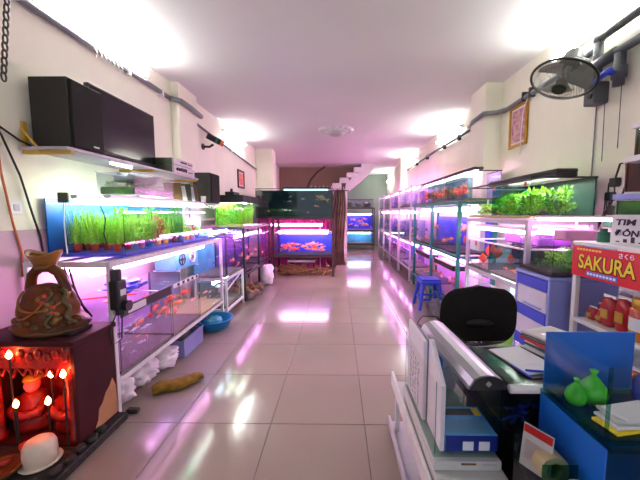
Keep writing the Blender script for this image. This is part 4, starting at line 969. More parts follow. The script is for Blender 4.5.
lamp('small white lamp bar under the television shelf', (-1.74, 2.35, 1.748), (-1.74, 2.62, 1.748), 'tube_cool', 'white_plastic', r=.009, hw=.012, hh=.007)
for k, (z0, z1, y0, y1, lab) in enumerate(((1.787, 1.875, 3.28, 3.74, 'silver receiver at the bottom of the pair on the shelf'), (1.878, 1.945, 3.28, 3.70, 'slim silver player on top of the receiver'))):
    t = thing('receiver', lab, 'receiver', (-1.85, 3.5, z0), 'hi-fi units on the shelf')
    put('case', B(-1.98, -1.755, y0, y1, z0, z1), 'hi_fi_dark', t, bevel=.003)
    fp = put('front_panel', B(-1.755, -1.735, y0 - .002, y1 + .002, z0 + .002, z1 - .001), 'hi_fi', t, bevel=.002)
    put('display', B(-1.735, -1.733, y0 + .14, y0 + .28, z0 + .03, z1 - .02), 'ink_black', fp)
    for q in range(4): put('button', B(-1.735, -1.731, y0 + .31 + q * .028, y0 + .325 + q * .028, z0 + .03, z0 + .042), 'ink_black', fp)
    if k == 0:
        for y in (y0 + .06, y0 + .11): put('knob', MB().cyl((-1.735, y, z0 + .045), (-1.72, y, z0 + .045), .016, n=12), 'ink_black', fp)
t = thing('wall_shelf', 'small plate shelf under the loudspeaker by the receivers', 'shelf', (-1.9, 4.3, 1.44))
put('board', B(XL + .1, -1.61, 3.90, 4.30, 1.468, 1.482), 'pale_metal', t); put('bracket', B(XL + .1, -1.78, 4.0, 4.02, 1.44, 1.467).box(XL + .1, XL + .115, 4.0, 4.02, 1.3, 1.44), 'pale_metal', t)
t = thing('loudspeaker', 'black loudspeaker on the small plate shelf by the receivers', 'speaker', (-1.87, 4.1, 1.483))
put('cabinet', B(-1.86, -1.635, 3.95, 4.24, 1.483, 1.875), 'black_wood', t, bevel=.006); put('grille', B(-1.635, -1.62, 3.96, 4.23, 1.495, 1.865), 'black_cloth', t, bevel=.005)
# clutter leaning between tank and receivers
for k, (y, a, m_) in enumerate(((3.38, .25, 'card_brown'), (3.46, .4, 'paper'), (3.54, .15, 'hi_fi_dark'), (3.6, .35, 'paper'), (3.66, .3, 'card_brown'))):
    o = put('folder', B(-.09, .09, -.006, .006, 0, .2 - .02 * (k % 2)), m_, bevel=.002); o.location = (-1.80 + .012 * k, y, 1.491); o.rotation_euler = (a, 0, .1)
    tag(o, ('brown folder under the receivers at the television end', 'white folder between two dark folders under the receivers', 'dark olive folder under the receivers', 'white folder next to the loudspeaker side under the receivers', 'brown folder under the receivers at the loudspeaker end')[k], 'folder', 'folders leaning under the receivers')
tag(put('cup', MB().lathe([(.025, 0), (.03, .07), (.027, .07), (.022, .01)], (-1.62, 3.70, 1.49), 14), 'white_plastic', smooth=True, origin=(-1.62, 3.7, 1.49)), 'small white cup at the end of the long planted tank', 'cup')
# security camera
t = thing('security_camera', 'black security camera with orange tip on the wall', 'camera', (XL, 4.72, 2.4))
put('mount', MB().cyl((XL + .001, 4.72, 2.36), (XL + .02, 4.72, 2.36), .045, n=14), 'black_plastic', t)
put('arm', MB().tube([(XL + .02, 4.72, 2.36), (XL + .10, 4.74, 2.36), (XL + .15, 4.76, 2.40)], .018, 8), 'black_plastic', t)
put('body', MB().cyl((XL + .08, 4.70, 2.52), (XL + .24, 4.80, 2.44), .045, n=14), 'black_plastic', t)
put('label_plate', MB().cyl((XL + .18, 4.763, 2.47), (XL + .21, 4.781, 2.455), .0462, n=14), 'green_plastic', t)
put('lens_hood', MB().cyl((XL + .24, 4.80, 2.44), (XL + .28, 4.825, 2.42), .04, .046, n=14), 'orange_plastic', t)
# chain, cords, switch
t = thing('chain', 'dark steel chain hanging from the ceiling beside conduit', 'chain', (-1.93, 1.9, 2.2))
for k in range(15):
    me_ = MB()
    p_ = Vector((-1.93 - .006 * k, 1.9, 2.78 - .043 * k)); fl_ = k % 2
    pts = [(p_.x + (.014 * math.cos(a) if fl_ else 0), p_.y + (0 if fl_ else .014 * math.cos(a)), p_.z + .028 * math.sin(a)) for a in [2 * PI * i / 12 for i in range(12)]]
    put('link', me_.tube(pts, .005, 6, closed=True), 'steel_chain', t, smooth=True)
put('hook', MB().tube([(-1.93, 1.9, H - .002), (-1.93, 1.9, 2.80)], .006, 6), 'steel_chain', t)
t = thing('wall_switch', 'white square wall switch below the speaker shelf', 'switch', (XL, 1.93, 1.35))
put('plate', B(XL + .001, XL + .01, 1.885, 1.975, 1.35, 1.44), 'white_plastic', t, bevel=.003); put('rocker', B(XL + .01, XL + .014, 1.91, 1.95, 1.375, 1.415), 'pale_metal', t, bevel=.002)
for lab, m_, pts in (('orange cord hanging down the wall past the switch', 'cord_orange', [(-2.03, 1.80, 2.0), (-2.03, 1.835, 1.9), (-2.03, 1.85, 1.6), (-2.03, 1.89, 1.3), (-2.03, 1.93, 1.1), (-2.03, 1.92, .95)]),
                     ('black cord running from wall edge to the planted tank', 'cord_black', [(-2.03, 1.80, 1.93), (-2.03, 1.87, 1.83), (-2.03, 1.96, 1.6), (-2.03, 2.02, 1.35), (-2.03, 2.06, 1.2), (-2.03, 2.075, 1.06)]),
                     ('black cord running from wall edge to the loudspeaker', 'cord_black', [(-2.03, 1.78, 1.93), (-2.03, 1.86, 1.88), (-2.03, 1.98, 1.82), (-2.02, 2.04, 1.80)]),
                     ('black cord hanging behind the statue below the rack rail', 'cord_black', [(-1.80, 1.97, 1.0), (-1.76, 1.96, .9), (-1.70, 1.955, .8), (-1.66, 1.955, .7)]),
                     ('second black cord hanging behind the statue below the rail', 'cord_black', [(-1.76, 1.96, 1.0), (-1.73, 1.955, .88), (-1.69, 1.95, .77), (-1.62, 1.95, .68)])):
    tag(put('electric_cable', MB().tube(pts, .006, 6), m_, smooth=True, origin=pts[-1]), lab, 'cord')
for k in range(7): tag(put('cable_tie', MB().tube([(XL + .05, 2.62 + .05 * k, 2.72), (XL + .065, 2.63 + .05 * k, 2.68), (XL + .05, 2.64 + .05 * k, 2.64)], .004, 5), 'cord_white', origin=(XL + .05, 2.62 + .05 * k, 2.64)), 'white cable tie end hanging from the conduit above television', 'cable tie', 'cable ties on the conduit')

# ------------------------------------------------------------------ ceiling medallion
t = thing('ceiling_medallion', 'round plaster ceiling medallion with a dark centre lamp', 'ceiling lamp', (-.04, 6.07, H))
put('plaster_rose', MB().lathe([(.17, -.05), (.22, -.045), (.24, -.02), (.30, -.022), (.335, -.006), (.345, -.0005)], (-.04, 6.07, H), 40), 'plaster', t, smooth=True)
for k in range(16):
    a = 2 * PI * k / 16; put('petal', MB().ell((-.04 + .285 * math.cos(a), 6.07 + .285 * math.sin(a), H - .022), (.045, .045, .016), 10, 6), 'plaster', t, smooth=True)
put('lamp_dish', MB().lathe([(.05, -.115), (.12, -.105), (.16, -.075), (.165, -.05)], (-.04, 6.07, H), 28), 'pale_metal', t, smooth=True)

# ------------------------------------------------------------------ shrine with red lights and the statue
SHX0, SHX1, SHY0, SHY1, SHT = -2.03, -1.445, 1.60, 1.90, .665
t = thing('shrine_cabinet', 'dark maroon wooden shrine glowing red inside', 'shrine', (-1.76, 1.75, .05))
put('top_board', B(SHX0, SHX1 + .02, SHY0 - .02, SHY1, SHT - .03, SHT), 'wood_maroon', t, bevel=.004)
put('side_panel', B(SHX1 - .025, SHX1, SHY0, SHY1, .06, SHT - .03), 'wood_maroon', t, bevel=.003)
put('side_panel', B(SHX0, SHX0 + .025, SHY0, SHY1, .06, SHT - .03), 'wood_maroon', t, bevel=.003)
put('back_panel', B(SHX0 + .025, SHX1 - .025, SHY1 - .02, SHY1, .06, SHT - .03), 'carved_red', t)
put('bottom_board', B(SHX0, SHX1, SHY0, SHY1, .05, .06), 'wood_maroon', t)
put('peeled_patch', MB().prism([(1.70, .065), (1.895, .065), (1.885, .25), (1.86, .31), (1.83, .27), (1.80, .25), (1.77, .2), (1.74, .18), (1.73, .12)], 'x', SHX1, SHX1 + .002), 'wood_tan', t)
put('pillar', MB().lathe([(.03, 0), (.03, .03), (.02, .05), (.02, .5), (.03, .53), (.03, .575)], (SHX1 - .055, SHY0 + .03, .06), 12), 'carved_red', t, smooth=True)
put('pillar', MB().lathe([(.03, 0), (.03, .03), (.02, .05), (.02, .5), (.03, .53), (.03, .575)], (SHX0 + .1, SHY0 + .03, .06), 12), 'carved_red', t, smooth=True)
lp = put('lintel', B(SHX0 + .025, SHX1 - .025, SHY0 + .01, SHY0 + .03, .50, SHT - .03), 'carved_red', t)
for k in range(9): put('carving', MB().ell((SHX1 - .06 - .05 * k, SHY0 + .006, .565 + .02 * (k % 2)), (.022, .008, .028), 10, 6), 'carved_red', lp, smooth=True)
for k in range(7):
    put('fretwork', MB().tube([(SHX1 - .05 - .06 * k, SHY0 + .02, .50), (SHX1 - .07 - .06 * k, SHY0 + .02, .455 - .01 * (k % 2)), (SHX1 - .10 - .06 * k, SHY0 + .02, .50)], .008, 6), 'carved_red', t, smooth=True)
# two seated idols: simple robed figures
def idol(x, y, s, lab):
    p_ = thing('altar_idol', lab, 'statue', (x, y, .061), 'idols in the red shrine')
    put('robe', MB().lathe([(.10, 0), (.105, .03), (.09, .09), (.07, .15), (.06, .19), (.03, .205)], n=18, sx=1, sy=.8), 'carved_red', p_, smooth=True, local=True)
    h_ = put('head', MB().ell((0, -.005, .24), (.036, .038, .043), 14, 10), 'art_red', p_, smooth=True, local=True)
    put('hat', MB().lathe([(.045, .268), (.04, .285), (.015, .30)], n=12), 'gold_trim', h_, smooth=True, local=True)
    put('sleeve', MB().tube([(-.07, 0, .16), (-.075, -.06, .11), (0, -.085, .10), (.075, -.06, .11), (.07, 0, .16)], [.026, .03, .026, .03, .026], 8), 'carved_red', p_, smooth=True, local=True)
    p_.scale = (s, s, s)
idol(-1.60, 1.765, 1.12, 'robed idol with gold hat beside the shrine side panel'); idol(-1.86, 1.765, 1.08, 'robed idol with gold hat deeper in the shrine')
for k, (x, y, z) in enumerate(((-1.777, 1.585, .309), (-1.596, 1.585, .328), (-1.50, 1.585, .484), (-1.79, 1.585, .590), (-1.90, 1.585, .40), (-1.68, 1.70, .42))):  # last two bulbs are added to strengthen the red glow inside
    b_ = thing('candle_bulb', ('glowing red candle bulb over the robed idol deeper in', 'glowing red candle bulb above the white urn', 'glowing red candle bulb high by the shrine side panel', 'small red candle bulb before the carved lintel', 'added red candle bulb at the wall side of shrine', 'added red candle bulb between the two idols')[k], 'bulb', (x, y, .061), 'red candle bulbs in the shrine')
    put('stem', MB().cyl((x, y, .062), (x, y, z - .02), .0045, n=8), 'stone_dark', b_)
    put('flame_bulb', MB().lathe([(.006, -.02), (.012, -.008), (.013, .002), (.009, .014), (.002, .026)], (x, y, z), 12), 'bulb_red', b_, smooth=True)
    put('hot_spot', MB().ell((x, y - .0145, z), (.006, .002, .009), 8, 6), 'bulb_core', b_, smooth=True)  # bulb's hot centre, an added glowing spot in front of the glass
# plinth in dark stone
t = thing('stone_plinth', 'dark stone plinth below the shrine', 'plinth', (-1.72, 1.65, 0))
put('slab', B(SHX0, -1.39, 1.36, 1.908, 0, .05), 'stone_dark', t, bevel=.006)
put('edge_stone', B(-1.44, -1.36, 1.95, 1.99, 0, .03), 'stone_dark', t, bevel=.006)
pz = .0505
t = thing('rice_urn', 'white domed urn on a saucer before the shrine', 'urn', (-1.56, 1.485, pz))
put('saucer', MB().lathe([(.05, 0), (.085, .008), (.09, .016), (.06, .012)], (-1.56, 1.485, pz), 22), 'urn_white', t, smooth=True)
put('dome', MB().lathe([(.068, .013), (.072, .06), (.07, .1), (.06, .125), (.035, .14), (.004, .143)], (-1.56, 1.485, pz), 26), 'urn_white', t, smooth=True)
for k, (x, y, s) in enumerate(((-1.66, 1.52, 1), (-1.72, 1.46, .9), (-1.70, 1.55, 1.1), (-1.63, 1.555, .8))):
    tag(put('offering_cup', MB().lathe([(.022 * s, 0), (.03 * s, .05 * s), (.026 * s, .05 * s), (.018 * s, .008)], (x, y, pz), 14), 'pot_red', smooth=True, origin=(x, y, pz)), ('red offering cup standing beside the white urn', 'red offering cup beside the brown dish', 'largest red offering cup before the glowing shrine', 'smallest red offering cup behind the white urn')[k], 'cup', 'offering cups')
tag(put('offering_dish', MB().lathe([(.05, 0), (.085, .03), (.09, .05), (.08, .048), (.045, .01)], (-1.68, 1.40, pz), 20), 'ceramic_brown', smooth=True, origin=(-1.68, 1.40, pz)), 'brown offering dish at the edge of the plinth', 'dish')
for k in range(5):
    o = put('pebble', rough((.025, .03, .015), .4, 2, 90 + k, 10, 7), 'stone_dark', smooth=True); o.location = (-1.425 + .01 * (k % 2), 1.42 + k * .075, pz); tag(o, 'dark pebble lying along the plinth edge', 'pebble', 'pebbles on the plinth')

# ceramic fountain sculpture on the shrine
cx, cy, cz = -1.70, 1.75, SHT + .001
t = thing('ceramic_sculpture', 'brown glazed ceramic sculpture with bowl held on an arch', 'sculpture', (cx, cy, cz))
def sc_body(u, v):
    a = u * 2 * PI; z = v
    prof = [(0, .19), (.06, .195), (.16, .17), (.3, .15), (.5, .138), (.7, .13), (.88, .112), (.96, .08), (1, .02)]
    for (z0, r0), (z1, r1) in zip(prof, prof[1:]):
        if z0 <= z <= z1: r_ = r0 + (r1 - r0) * (z - z0) / (z1 - z0); break
    r_ *= 1 + .10 * noise.noise(Vector((math.cos(a) * 2, math.sin(a) * 2, z * 5)))
    return (cx + r_ * 1.05 * math.cos(a), cy + r_ * .75 * math.sin(a), cz + .03 + .255 * z)
put('base', MB().lathe([(.17, 0), (.19, .012), (.19, .03), (.165, .05), (.12, .06)], (cx, cy, cz), 28, 1, .74), 'ceramic_green', t, smooth=True)
put('body', MB().grid(sc_body, 32, 18), 'ceramic_brown', t, smooth=True)
put('arch', MB().tube([(cx - .105, cy, cz + .18), (cx - .108, cy, cz + .26), (cx - .09, cy, cz + .335), (cx - .045, cy, cz + .375), (cx + .02, cy, cz + .378), (cx + .07, cy, cz + .345), (cx + .10, cy, cz + .27), (cx + .105, cy, cz + .18)], [.03, .026, .026, .03, .03, .028, .026, .034], 10), 'ceramic_brown', t, smooth=True)
put('bowl', MB().grid(lambda u, v: (cx - .01 + (.055 + .045 * min(1, v * 1.25)) * (1 if v <= .8 else 1 - (v - .8) * 1.2) * math.cos(u * 2 * PI), cy + (.04 + .028 * min(1, v * 1.25)) * (1 if v <= .8 else 1 - (v - .8) * 1.2) * math.sin(u * 2 * PI), cz + .385 + (.085 * min(1, v * 1.25) - (max(0, v - .8) * .12)) + .018 * (math.cos(u * 4 * PI) * min(1, v * 1.2))), 32, 12), 'ceramic_cream', t, smooth=True)
put('bowl_foot', MB().cyl((cx - .01, cy, cz + .37), (cx - .01, cy, cz + .392), .045, .055, n=16), 'ceramic_cream', t, smooth=True)
def on_body(a, z, out=.008):
    prof = [(0, .19), (.06, .195), (.16, .17), (.3, .15), (.5, .138), (.7, .13), (.88, .112), (.96, .08), (1, .02)]
    r_ = next(r0 + (r1 - r0) * (z - z0) / (z1 - z0) for (z0, r0), (z1, r1) in zip(prof, prof[1:]) if z0 <= z <= z1) * 1.03 + out
    return (cx + r_ * 1.05 * math.cos(a), cy + r_ * .75 * math.sin(a), cz + .03 + .255 * z)
put('garland', MB().tube([on_body(PI + PI * (k + .5) / 16, .86 - .42 * math.sin(PI * (k + .5) / 16)) for k in range(16)], .007, 6), 'ceramic_cream', t, smooth=True)
put('garland', MB().tube([on_body(PI * 1.12 + PI * .5 * k / 13, .62 - .34 * math.sin(PI * k / 13)) for k in range(14)], .006, 6), 'ceramic_cream', t, smooth=True)
put('vine', MB().tube([on_body(PI * 1.68 + .12 * math.sin(k * .9), .92 - .058 * k) for k in range(15)], .011, 6), 'ceramic_green', t, smooth=True)
put('vine', MB().tube([on_body(PI * 1.86 + .1 * math.sin(k * 1.1), .9 - .06 * k) for k in range(14)], .012, 6), 'ceramic_green', t, smooth=True)
for k in range(14):
    put('leaf_ornament', MB().ell(on_body(PI * (1.58 + .03 * (k % 5)) + .14 * (k // 5), .72 - .13 * (k // 3) * .9 + .02 * (k % 3), .004), (.02, .014, .017), 8, 6), ('ceramic_cream', 'ceramic_green', 'pot_red')[k % 3], t, smooth=True)
for k in range(12):
    a = PI + PI * (k + .5) / 12
    put('leaf_ornament', MB().ell((cx + .165 * math.cos(a), cy + .118 * math.sin(a), cz + .055 + .012 * (k % 3)), (.03, .02, .024), 9, 6), ('ceramic_green', 'ceramic_brown')[k % 2], t, smooth=True)
tag(put('remote_control', B(-1.56, -1.51, 1.66, 1.82, SHT + .001, SHT + .02), 'black_plastic', bevel=.004, origin=(-1.53, 1.74, SHT)), 'black remote control on the shrine beside the sculpture', 'remote')

# ------------------------------------------------------------------ black office chair
t = thing('office_chair', 'black office chair with rounded back behind the desk', 'chair', (.90, 2.02, 0))
def back_fn(u, v):
    w = .245 * (max(0, 1 - abs(2 * v - 1) ** 3.2)) ** .38
    x = (2 * u - 1) * w; y = .035 * (1 - (2 * u - 1) ** 2)
    return x, y, .50 + .40 * v
mb = MB()
for s_ in (0, 1): mb.grid(lambda u, v: (.90 + back_fn(u, v)[0], 1.93 + (back_fn(u, v)[1] if s_ else -back_fn(u, v)[1] * .55 + .0), back_fn(u, v)[2]), 16, 18)
put('backrest', mb, 'black_cloth', t, smooth=True)
put('lumbar_pad', MB().ell((.90, 1.91, .66), (.09, .02, .03)), 'black_plastic', t, smooth=True)
put('back_post', B(.87, .93, 1.97, 1.99, .40, .62), 'black_plastic', t, bevel=.006)
put('seat', MB().box(.66, 1.14, 1.5, 1.96, .40, .47), 'black_cloth', t, bevel=.03, seg=3)
put('gas_lift', MB().cyl((.90, 1.74, .1), (.90, 1.74, .40), .028, n=12), 'black_plastic', t)
for k in range(5):
    a = 2 * PI * k / 5 + .3
    l_ = put('base_leg', MB().tube([(.90, 1.74, .1), (.90 + .27 * math.cos(a), 1.74 + .27 * math.sin(a), .065)], [.03, .018], 8), 'black_plastic', t)
    put('caster', MB().cyl((.90 + .27 * math.cos(a) - .014, 1.74 + .27 * math.sin(a), .028), (.90 + .27 * math.cos(a) + .014, 1.74 + .27 * math.sin(a), .028), .027, n=12), 'black_plastic', l_)

# ------------------------------------------------------------------ low shelf unit with cartons, foam boards and the glass box
t = thing('low_shelf', 'low white shelf unit at the aisle edge under the cartons', 'shelf', (.48, 1.38, 0))
put('shelf_board', B(.345, .612, 1.0, 1.80, .305, .335), 'white_metal', t, bevel=.003)
put('shelf_board', B(.335, .612, 1.0, 1.84, .03, .05), 'pale_metal', t, bevel=.003)
put('edge_strip', B(.330, .345, 1.0, 1.82, .31, .39), 'white_metal', t, bevel=.002)
put('edge_strip', B(.320, .335, 1.0, 1.86, .03, .075), 'pale_metal', t, bevel=.002)
for x in (.36, .59):
    for y in (1.02, 1.76): put('leg', B(x - .012, x + .012, y - .012, y + .012, 0, .305), 'white_metal', t)
def carton(x0, x1, y0, y1, z0, z1, lab, marks=True):
    c_ = thing('flat_carton', lab, 'carton', ((x0 + x1) / 2, (y0 + y1) / 2, z0), 'flat white cartons')
    put('box', B(x0, x1, y0, y1, z0, z1), 'carton_white', c_, bevel=.002)
    put('lid_flap', B(x0 + (x1 - x0) * .4, x0 + (x1 - x0) * .62, y0 - .0015, y0, z1 - .012, z1 - .005), 'card_brown', c_)
    for k in range(7): put('print_mark', B(x0 + (x1 - x0) * (.72 + .03 * k), x0 + (x1 - x0) * (.74 + .03 * k), y0 - .001, y0, z0 + .022, z0 + .027), 'hi_fi', c_)
    return c_
c1 = carton(.352, .608, 1.02, 1.55, .336, .415, 'flat white carton with blue lettering under another carton')
text_on('lettering', 'A301', .03, 'carton_print', c1, (.375, 1.0185, .378), (1, 0, 0), (0, 0, 1), bold=.0012)
carton(.354, .60, 1.055, 1.57, .4165, .452, 'flat white carton directly under the glass box')
BX = (.356, .612, 1.075, 1.585, .4535, .742)
tank('glass_box', 'small glass box holding a blue printed carton', BX, 'y+', None, .0, bed=None, water=None, cat='glass box')
t = thing('printed_carton', 'blue printed carton lying inside the small glass box', 'carton', (.50, 1.17, .463))
put('box', B(.405, .600, 1.09, 1.262, .463, .53), 'box_blue', t, bevel=.002)
put('side_print', B(.406, .599, 1.0885, 1.09, .465, .528), 'box_navy', t)
for x in (.47, .53): put('label_patch', B(x, x + .04, 1.0875, 1.0885, .47, .505), 'sign_white', t)
put('top_print', B(.42, .58, 1.10, 1.18, .53, .5308), 'carton_print', t); put('window', B(.44, .56, 1.205, 1.245, .53, .5315), 'dark_film', t)
put('sticker', B(.565, .59, 1.20, 1.25, .5302, .531), 'sign_yellow', t)
tag(put('blue_divider', B(.452, .460, 1.30, 1.50, .463, .72), 'blue_card', origin=(.456, 1.4, .463)), 'narrow blue card standing at the rear of the glass box', 'card')
o = put('plastic_bag', rough((.03, .05, .11), .3, 3, 95, 14, 10), 'film_clear', smooth=True); o.location = (.425, 1.34, .463); tag(o, 'clear crumpled bag beside the blue card in glass box', 'bag')
o = put('plastic_bag', rough((.055, .09, .075), .35, 3, 96, 14, 10), 'film_clear', smooth=True); o.location = (.53, 1.40, .463); tag(o, 'clear crumpled bag filling the rear corner of glass box', 'bag')
# foam boards standing in the glass box
t = thing('foam_board', 'tall white foam board with black handwriting by the aisle', 'board', (.375, 1.4, .463))
put('board', B(.366, .382, 1.265, 1.545, .463, .817), 'foam', t, bevel=.003)
hw = random.Random(2)
for k in range(36):
    row = k % 4; y = 1.49 - row * .045 + hw.uniform(-.006, .006); z = .70 - (k // 4) * .024 - row * .008
    put('pen_stroke', MB().tube([(.3655, y, z), (.3655, y - hw.uniform(.006, .02), z + hw.uniform(-.012, .012)), (.3655, y - hw.uniform(.01, .024), z - hw.uniform(.0, .016))], .0014, 4), 'ink_black', t)
tag(put('foam_board', MB().prism([(1.09, .463), (1.26, .463), (1.26, .83), (1.235, .835), (1.09, .72)], 'x', .385, .402), 'foam', bevel=.002, origin=(.39, 1.2, .463)), 'white foam board with slanted top beside the blue carton', 'board')
tag(put('foam_block', B(.50, .60, 1.50, 1.57, .4625, .70), 'foam', bevel=.003, origin=(.55, 1.53, .4625)), 'grey foam block at the far end of the glass box', 'block')
# silver lamp bar laid across the glass box
t = thing('lamp_bar', 'silver aluminium aquarium lamp bar resting on the glass box', 'lamp', (.51, 1.28, .76))
prof = [(-.062, 0), (.062, 0), (.062, .012), (.05, .034), (.025, .046), (0, .05), (-.025, .046), (-.05, .034), (-.062, .012)]
t.location = (.505, 1.285, .752); t.rotation_euler = (0, 0, R(2))
put('housing', MB().prism([(p, q + .004) for p, q in prof], 'y', -.27, .27), 'alu_face', t, local=True)
put('edge_strip', MB().box(-.066, -.0622, -.27, .27, .003, .014).box(.0622, .066, -.27, .27, .003, .014), 'silver', t, local=True)
for s_ in (-1, 1):
    e_ = put('end_cap', MB().prism([(p * .98, q + .0045) for p, q in prof], 'y', s_ * .27, s_ * .278), 'black_plastic', t, local=True)
    put('end_badge', MB().prism([(-.011, .026), (0, .037), (.011, .026), (0, .015)], 'y', s_ * .278, s_ * .2795), 'silver', e_, local=True)
put('wire_stand', MB().tube([(-.05, .27, .004), (-.075, .30, .03), (-.045, .315, .062), (.03, .31, .06), (.055, .28, .03)], .003, 6), 'black_plastic', t, local=True)

# ------------------------------------------------------------------ glass desk counter
t = thing('glass_counter', 'glass topped display counter holding papers before the chair', 'counter', (.88, 1.24, 0))
put('top_pane', B(.62, 1.16, 1.06, 1.44, .735, .745), 'glass_dim', t)
put('front_edge', MB().cyl((.62, 1.065, .728), (1.16, 1.065, .728), .016, n=12), 'white_plastic', t, smooth=True)
put('dark_panel', B(.63, 1.15, 1.43, 1.44, .05, .72), 'dark_metal', t)
put('side_panel', B(.62, .63, 1.08, 1.44, .05, .735), 'glass_dim', t); put('side_panel', B(1.15, 1.16, 1.08, 1.44, .05, .735), 'glass_dim', t)
put('front_pane', B(.63, 1.15, 1.076, 1.082, .05, .70), 'glass_dim', t)
put('shelf', B(.632, 1.148, 1.085, 1.425, .55, .56), 'dark_metal', t); put('shelf', B(.632, 1.148, 1.085, 1.425, .3, .308), 'glass_dim', t)
put('base', B(.62, 1.16, 1.07, 1.44, 0, .05), 'dark_metal', t)
put('tray_lining', B(.635, 1.145, 1.10, 1.42, .715, .722), 'black_cloth', t)
cr = random.Random(8)
for k in range(7):
    pts = [(.68 + .04 * k + cr.uniform(-.03, .03) + .025 * math.cos(q), 1.13 + .03 * math.sin(q * 1.3) + .008 * k, .585 + .018 * math.sin(q * 2 + k) + .006 * k) for q in [i * .7 for i in range(14)]]
    tag(put('cable_coil', MB().tube(pts, .006, 5), ('box_navy', 'blue_plastic', 'cord_black')[k % 3], smooth=True, origin=pts[0]), 'tangled coil of blue cable on the counter shelf', 'cable', 'cable coils in the counter')
# papers on top
ztop = .7455
def sheet(name, lab, x, y, z, w, d, h, rz, m, cat, extra=None):
    p_ = thing(name, lab, cat, (x, y, z)); p_.rotation_euler = (0, 0, R(rz))
    put('cover' if cat == 'book' else 'sheet', B(-w / 2, w / 2, -d / 2, d / 2, 0, h), m, p_, bevel=min(.002, h * .3), local=True)
    if extra: put('print', B(-w * .3, w * .3, -d * .2, d * .25, h, h + .0006), extra, p_, local=True)
    return p_
sheet('clipboard', 'black clipboard lying under the white papers on the counter', .775, 1.235, ztop, .17, .25, .004, 12, 'black_plastic', 'clipboard')
sheet('paper_sheet', 'white ruled paper on the clipboard', .772, 1.24, ztop + .0045, .155, .22, .006, 12, 'paper', 'paper', 'paper')
tag(put('pen', MB().cyl((.72, 1.14, ztop + .014), (.82, 1.12, ztop + .016), .004, n=8), 'valve_blue', origin=(.77, 1.13, ztop)), 'blue pen lying at the edge of the white papers', 'pen')
tag(put('pen', MB().cyl((.70, 1.20, ztop + .004), (.72, 1.10, ztop + .005), .004, n=8), 'valve_blue', origin=(.71, 1.15, ztop)), 'second blue pen lying beside the clipboard', 'pen')
zz = ztop
for k, (m_, lab, ex) in enumerate((('paper', 'white magazine at the bottom of the pile on the counter', 'print_red'), ('rag_grey', 'grey covered book in the pile on the counter', None), ('paper', 'white paper in the middle of the counter pile', 'print_red'), ('print_red', 'red covered booklet in the counter pile', None), ('rag_grey', 'grey booklet high in the counter pile', 'paper'), ('carton_white', 'pale folder on top of the counter pile', 'hi_fi'))):
    h_ = .008 + .004 * (k % 2); sheet('booklet', lab, .97 + .012 * (k % 3), 1.30 + .008 * k, zz, .19 - .008 * (k % 2), .23, h_, (18, 14, 22, 12, 17, 20)[k], m_, 'book', ex); zz += h_ + .0008
tag(put('tape_roll', MB().lathe([(.03, 0), (.045, 0), (.045, .02), (.03, .02)], (1.09, 1.36, ztop), 20), 'tape', origin=(1.09, 1.36, ztop)), 'roll of tan tape on the counter beside the booklet pile', 'tape')

# ------------------------------------------------------------------ blue-backed glass tank on its own glass cabinet
t = thing('glass_cabinet', 'glass cabinet with blue side panel under the blue backed tank', 'cabinet', (.90, .90, 0))
CX0, CX1, CY0, CY1 = .715, 1.12, .76, 1.045
put('top_pane', B(CX0, CX1, CY0, CY1, .732, .744), 'glass_edge', t)
put('blue_panel', B(CX0 + .002, CX0 + .008, CY0 + .02, CY1, .0, .73), 'blue_card', t); put('back_panel', B(CX0 + .008, CX1, CY1 - .006, CY1, 0, .73), 'blue_card', t)
put('front_pane', B(CX0 + .008, CX1, CY0 + .02, CY0 + .026, 0, .73), 'glass_dim', t); put('shelf', B(CX0 + .01, CX1, CY0 + .03, CY1 - .01, .62, .628), 'glass_edge', t)
put('side_panel', B(CX1, CX1 + .006, CY0 + .02, CY1, 0, .73), 'blue_card', t)
t = thing('glass_tank', 'glass tank with bright blue back panel on the cabinet', 'glass tank', (.88, .9, .745))
gx0, gx1, gy0, gy1, gz0, gz1 = .72, 1.02, .785, 1.04, .745, .952
put('base_panel', B(gx0, gx1, gy0, gy1, gz0, gz0 + .006), 'glass_edge', t)
put('back_panel', B(gx0, gx1, gy1 - .006, gy1, gz0 + .006, gz1), 'blue_card', t)
put('glass_pane', B(gx0, gx0 + .005, gy0, gy1 - .006, gz0 + .006, gz1), 'glass', t); put('glass_pane', B(gx1 - .005, gx1, gy0, gy1 - .006, gz0 + .006, gz1), 'glass', t)
put('glass_pane', B(gx0 + .005, gx1 - .005, gy0, gy0 + .005, gz0 + .006, gz1 - .0), 'glass', t)
put('corner_seam', B(gx0 - .001, gx0 + .006, gy0 - .001, gy0 + .006, gz0 + .006, gz1), 'glass_edge', t)
put('film', MB().grid(lambda u, v: (gx0 - .003 - .004 * noise.noise(Vector((u * 5, v * 5, 0))), gy0 + .01 + (gy1 - gy0 - .02) * u, gz0 + .02 + .17 * v), 12, 10), 'film_clear', t, smooth=True)
def ball_bag(x, y, s, lab):
    b_ = thing('green_bag', lab, 'bag', (x, y, gz0 + .0065), 'green bags in the blue backed tank')
    put('body', MB().lathe([(.028, 0), (.038, .012), (.042, .032), (.036, .058), (.02, .08), (.006, .096)], n=18), 'bag_green', b_, smooth=True, local=True)
    put('knot', MB().lathe([(.006, .094), (.009, .102), (.013, .112), (.004, .116)], n=10), 'bag_green', b_, smooth=True, local=True)
    b_.scale = (s, s, s)
ball_bag(.765, .95, .72, 'short green bag in the blue backed tank'); ball_bag(.822, .955, .95, 'taller green bag in the blue backed tank')
zz = gz0 + .0065
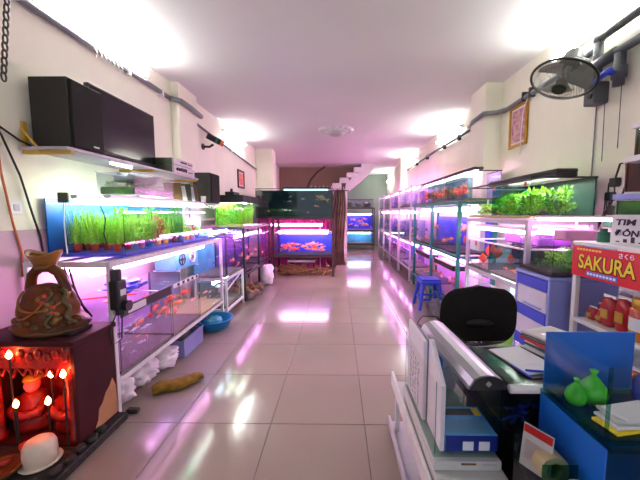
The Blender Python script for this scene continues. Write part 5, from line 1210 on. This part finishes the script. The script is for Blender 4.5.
for k, (m_, rz, lab) in enumerate((('sign_yellow', 10, 'yellow envelope under the notes in the blue backed tank'), ('paper', 4, 'white note pad on the yellow envelope'), ('carton_white', -6, 'white folded note in the middle of the tank stack'), ('paper', 12, 'white sheet on top of the tank stack'))):
    sheet('note_sheet', lab, .825 + .012 * k, .845 + .004 * k, zz, .14, .075, .009, rz, m_, 'paper'); zz += .0098
pk = thing('snack_packet', 'dark blue packet with orange ball print in the tank', 'packet', (.965, .93, gz0 + .0065))
put('body', rough((.04, .015, .055), .1, 2, 7, 12, 10, 3.2), 'box_navy', pk, smooth=True, local=True)
put('print', MB().cyl((0, -.0175, .045), (0, -.012, .045), .02, n=18), 'orange_plastic', pk, local=True)
# tape display box in front of the low shelf
t = thing('tape_display', 'open glass box of tape rolls beside the blue panel', 'glass box', (.64, .88, .40))
put('stand', B(.60, .712, .72, .99, 0, .52), 'dark_metal', t, bevel=.004)
for q in ((.60, .712, .72, .724), (.60, .712, .986, .99), (.60, .604, .724, .986), (.708, .712, .724, .986)): put('glass_pane', B(*q, .521, .62), 'glass', t)
put('divider', B(.604, .708, .85, .853, .522, .62), 'glass_edge', t)
for k, (y, x) in enumerate(((.79, .665), (.91, .67))):
    mb = MB().lathe([(.028, -.025), (.05, -.025), (.05, .025), (.028, .025), (.028, -.025)], n=24)
    mb.xf(Matrix.Rotation(PI / 2, 4, 'X') @ Matrix.Identity(4))
    o = put('tape_roll', mb, 'tape'); o.location = (x, y, .568); o.rotation_euler = (0, 0, .0); o.scale = (.9, .9, .9); tag(o, ('wide roll of tan tape at the front of the glass box', 'wide roll of tan tape behind the divider of the box')[k], 'tape', 'tape rolls in the glass box')
t = thing('price_card', 'white card with red heading leaning in the tape box', 'card', (.575, .93, .475))
put('card', B(-.045, .045, -.002, .002, 0, .14), 'carton_white', t, local=True); put('heading', B(-.043, .043, -.003, -.002, .112, .137), 'print_red', t, local=True)
put('print', B(-.035, .035, -.003, -.002, .03, .09), 'hi_fi', t, local=True)
t.rotation_euler = (R(-8), 0, R(-60)); t.location = (.635, .935, .523)
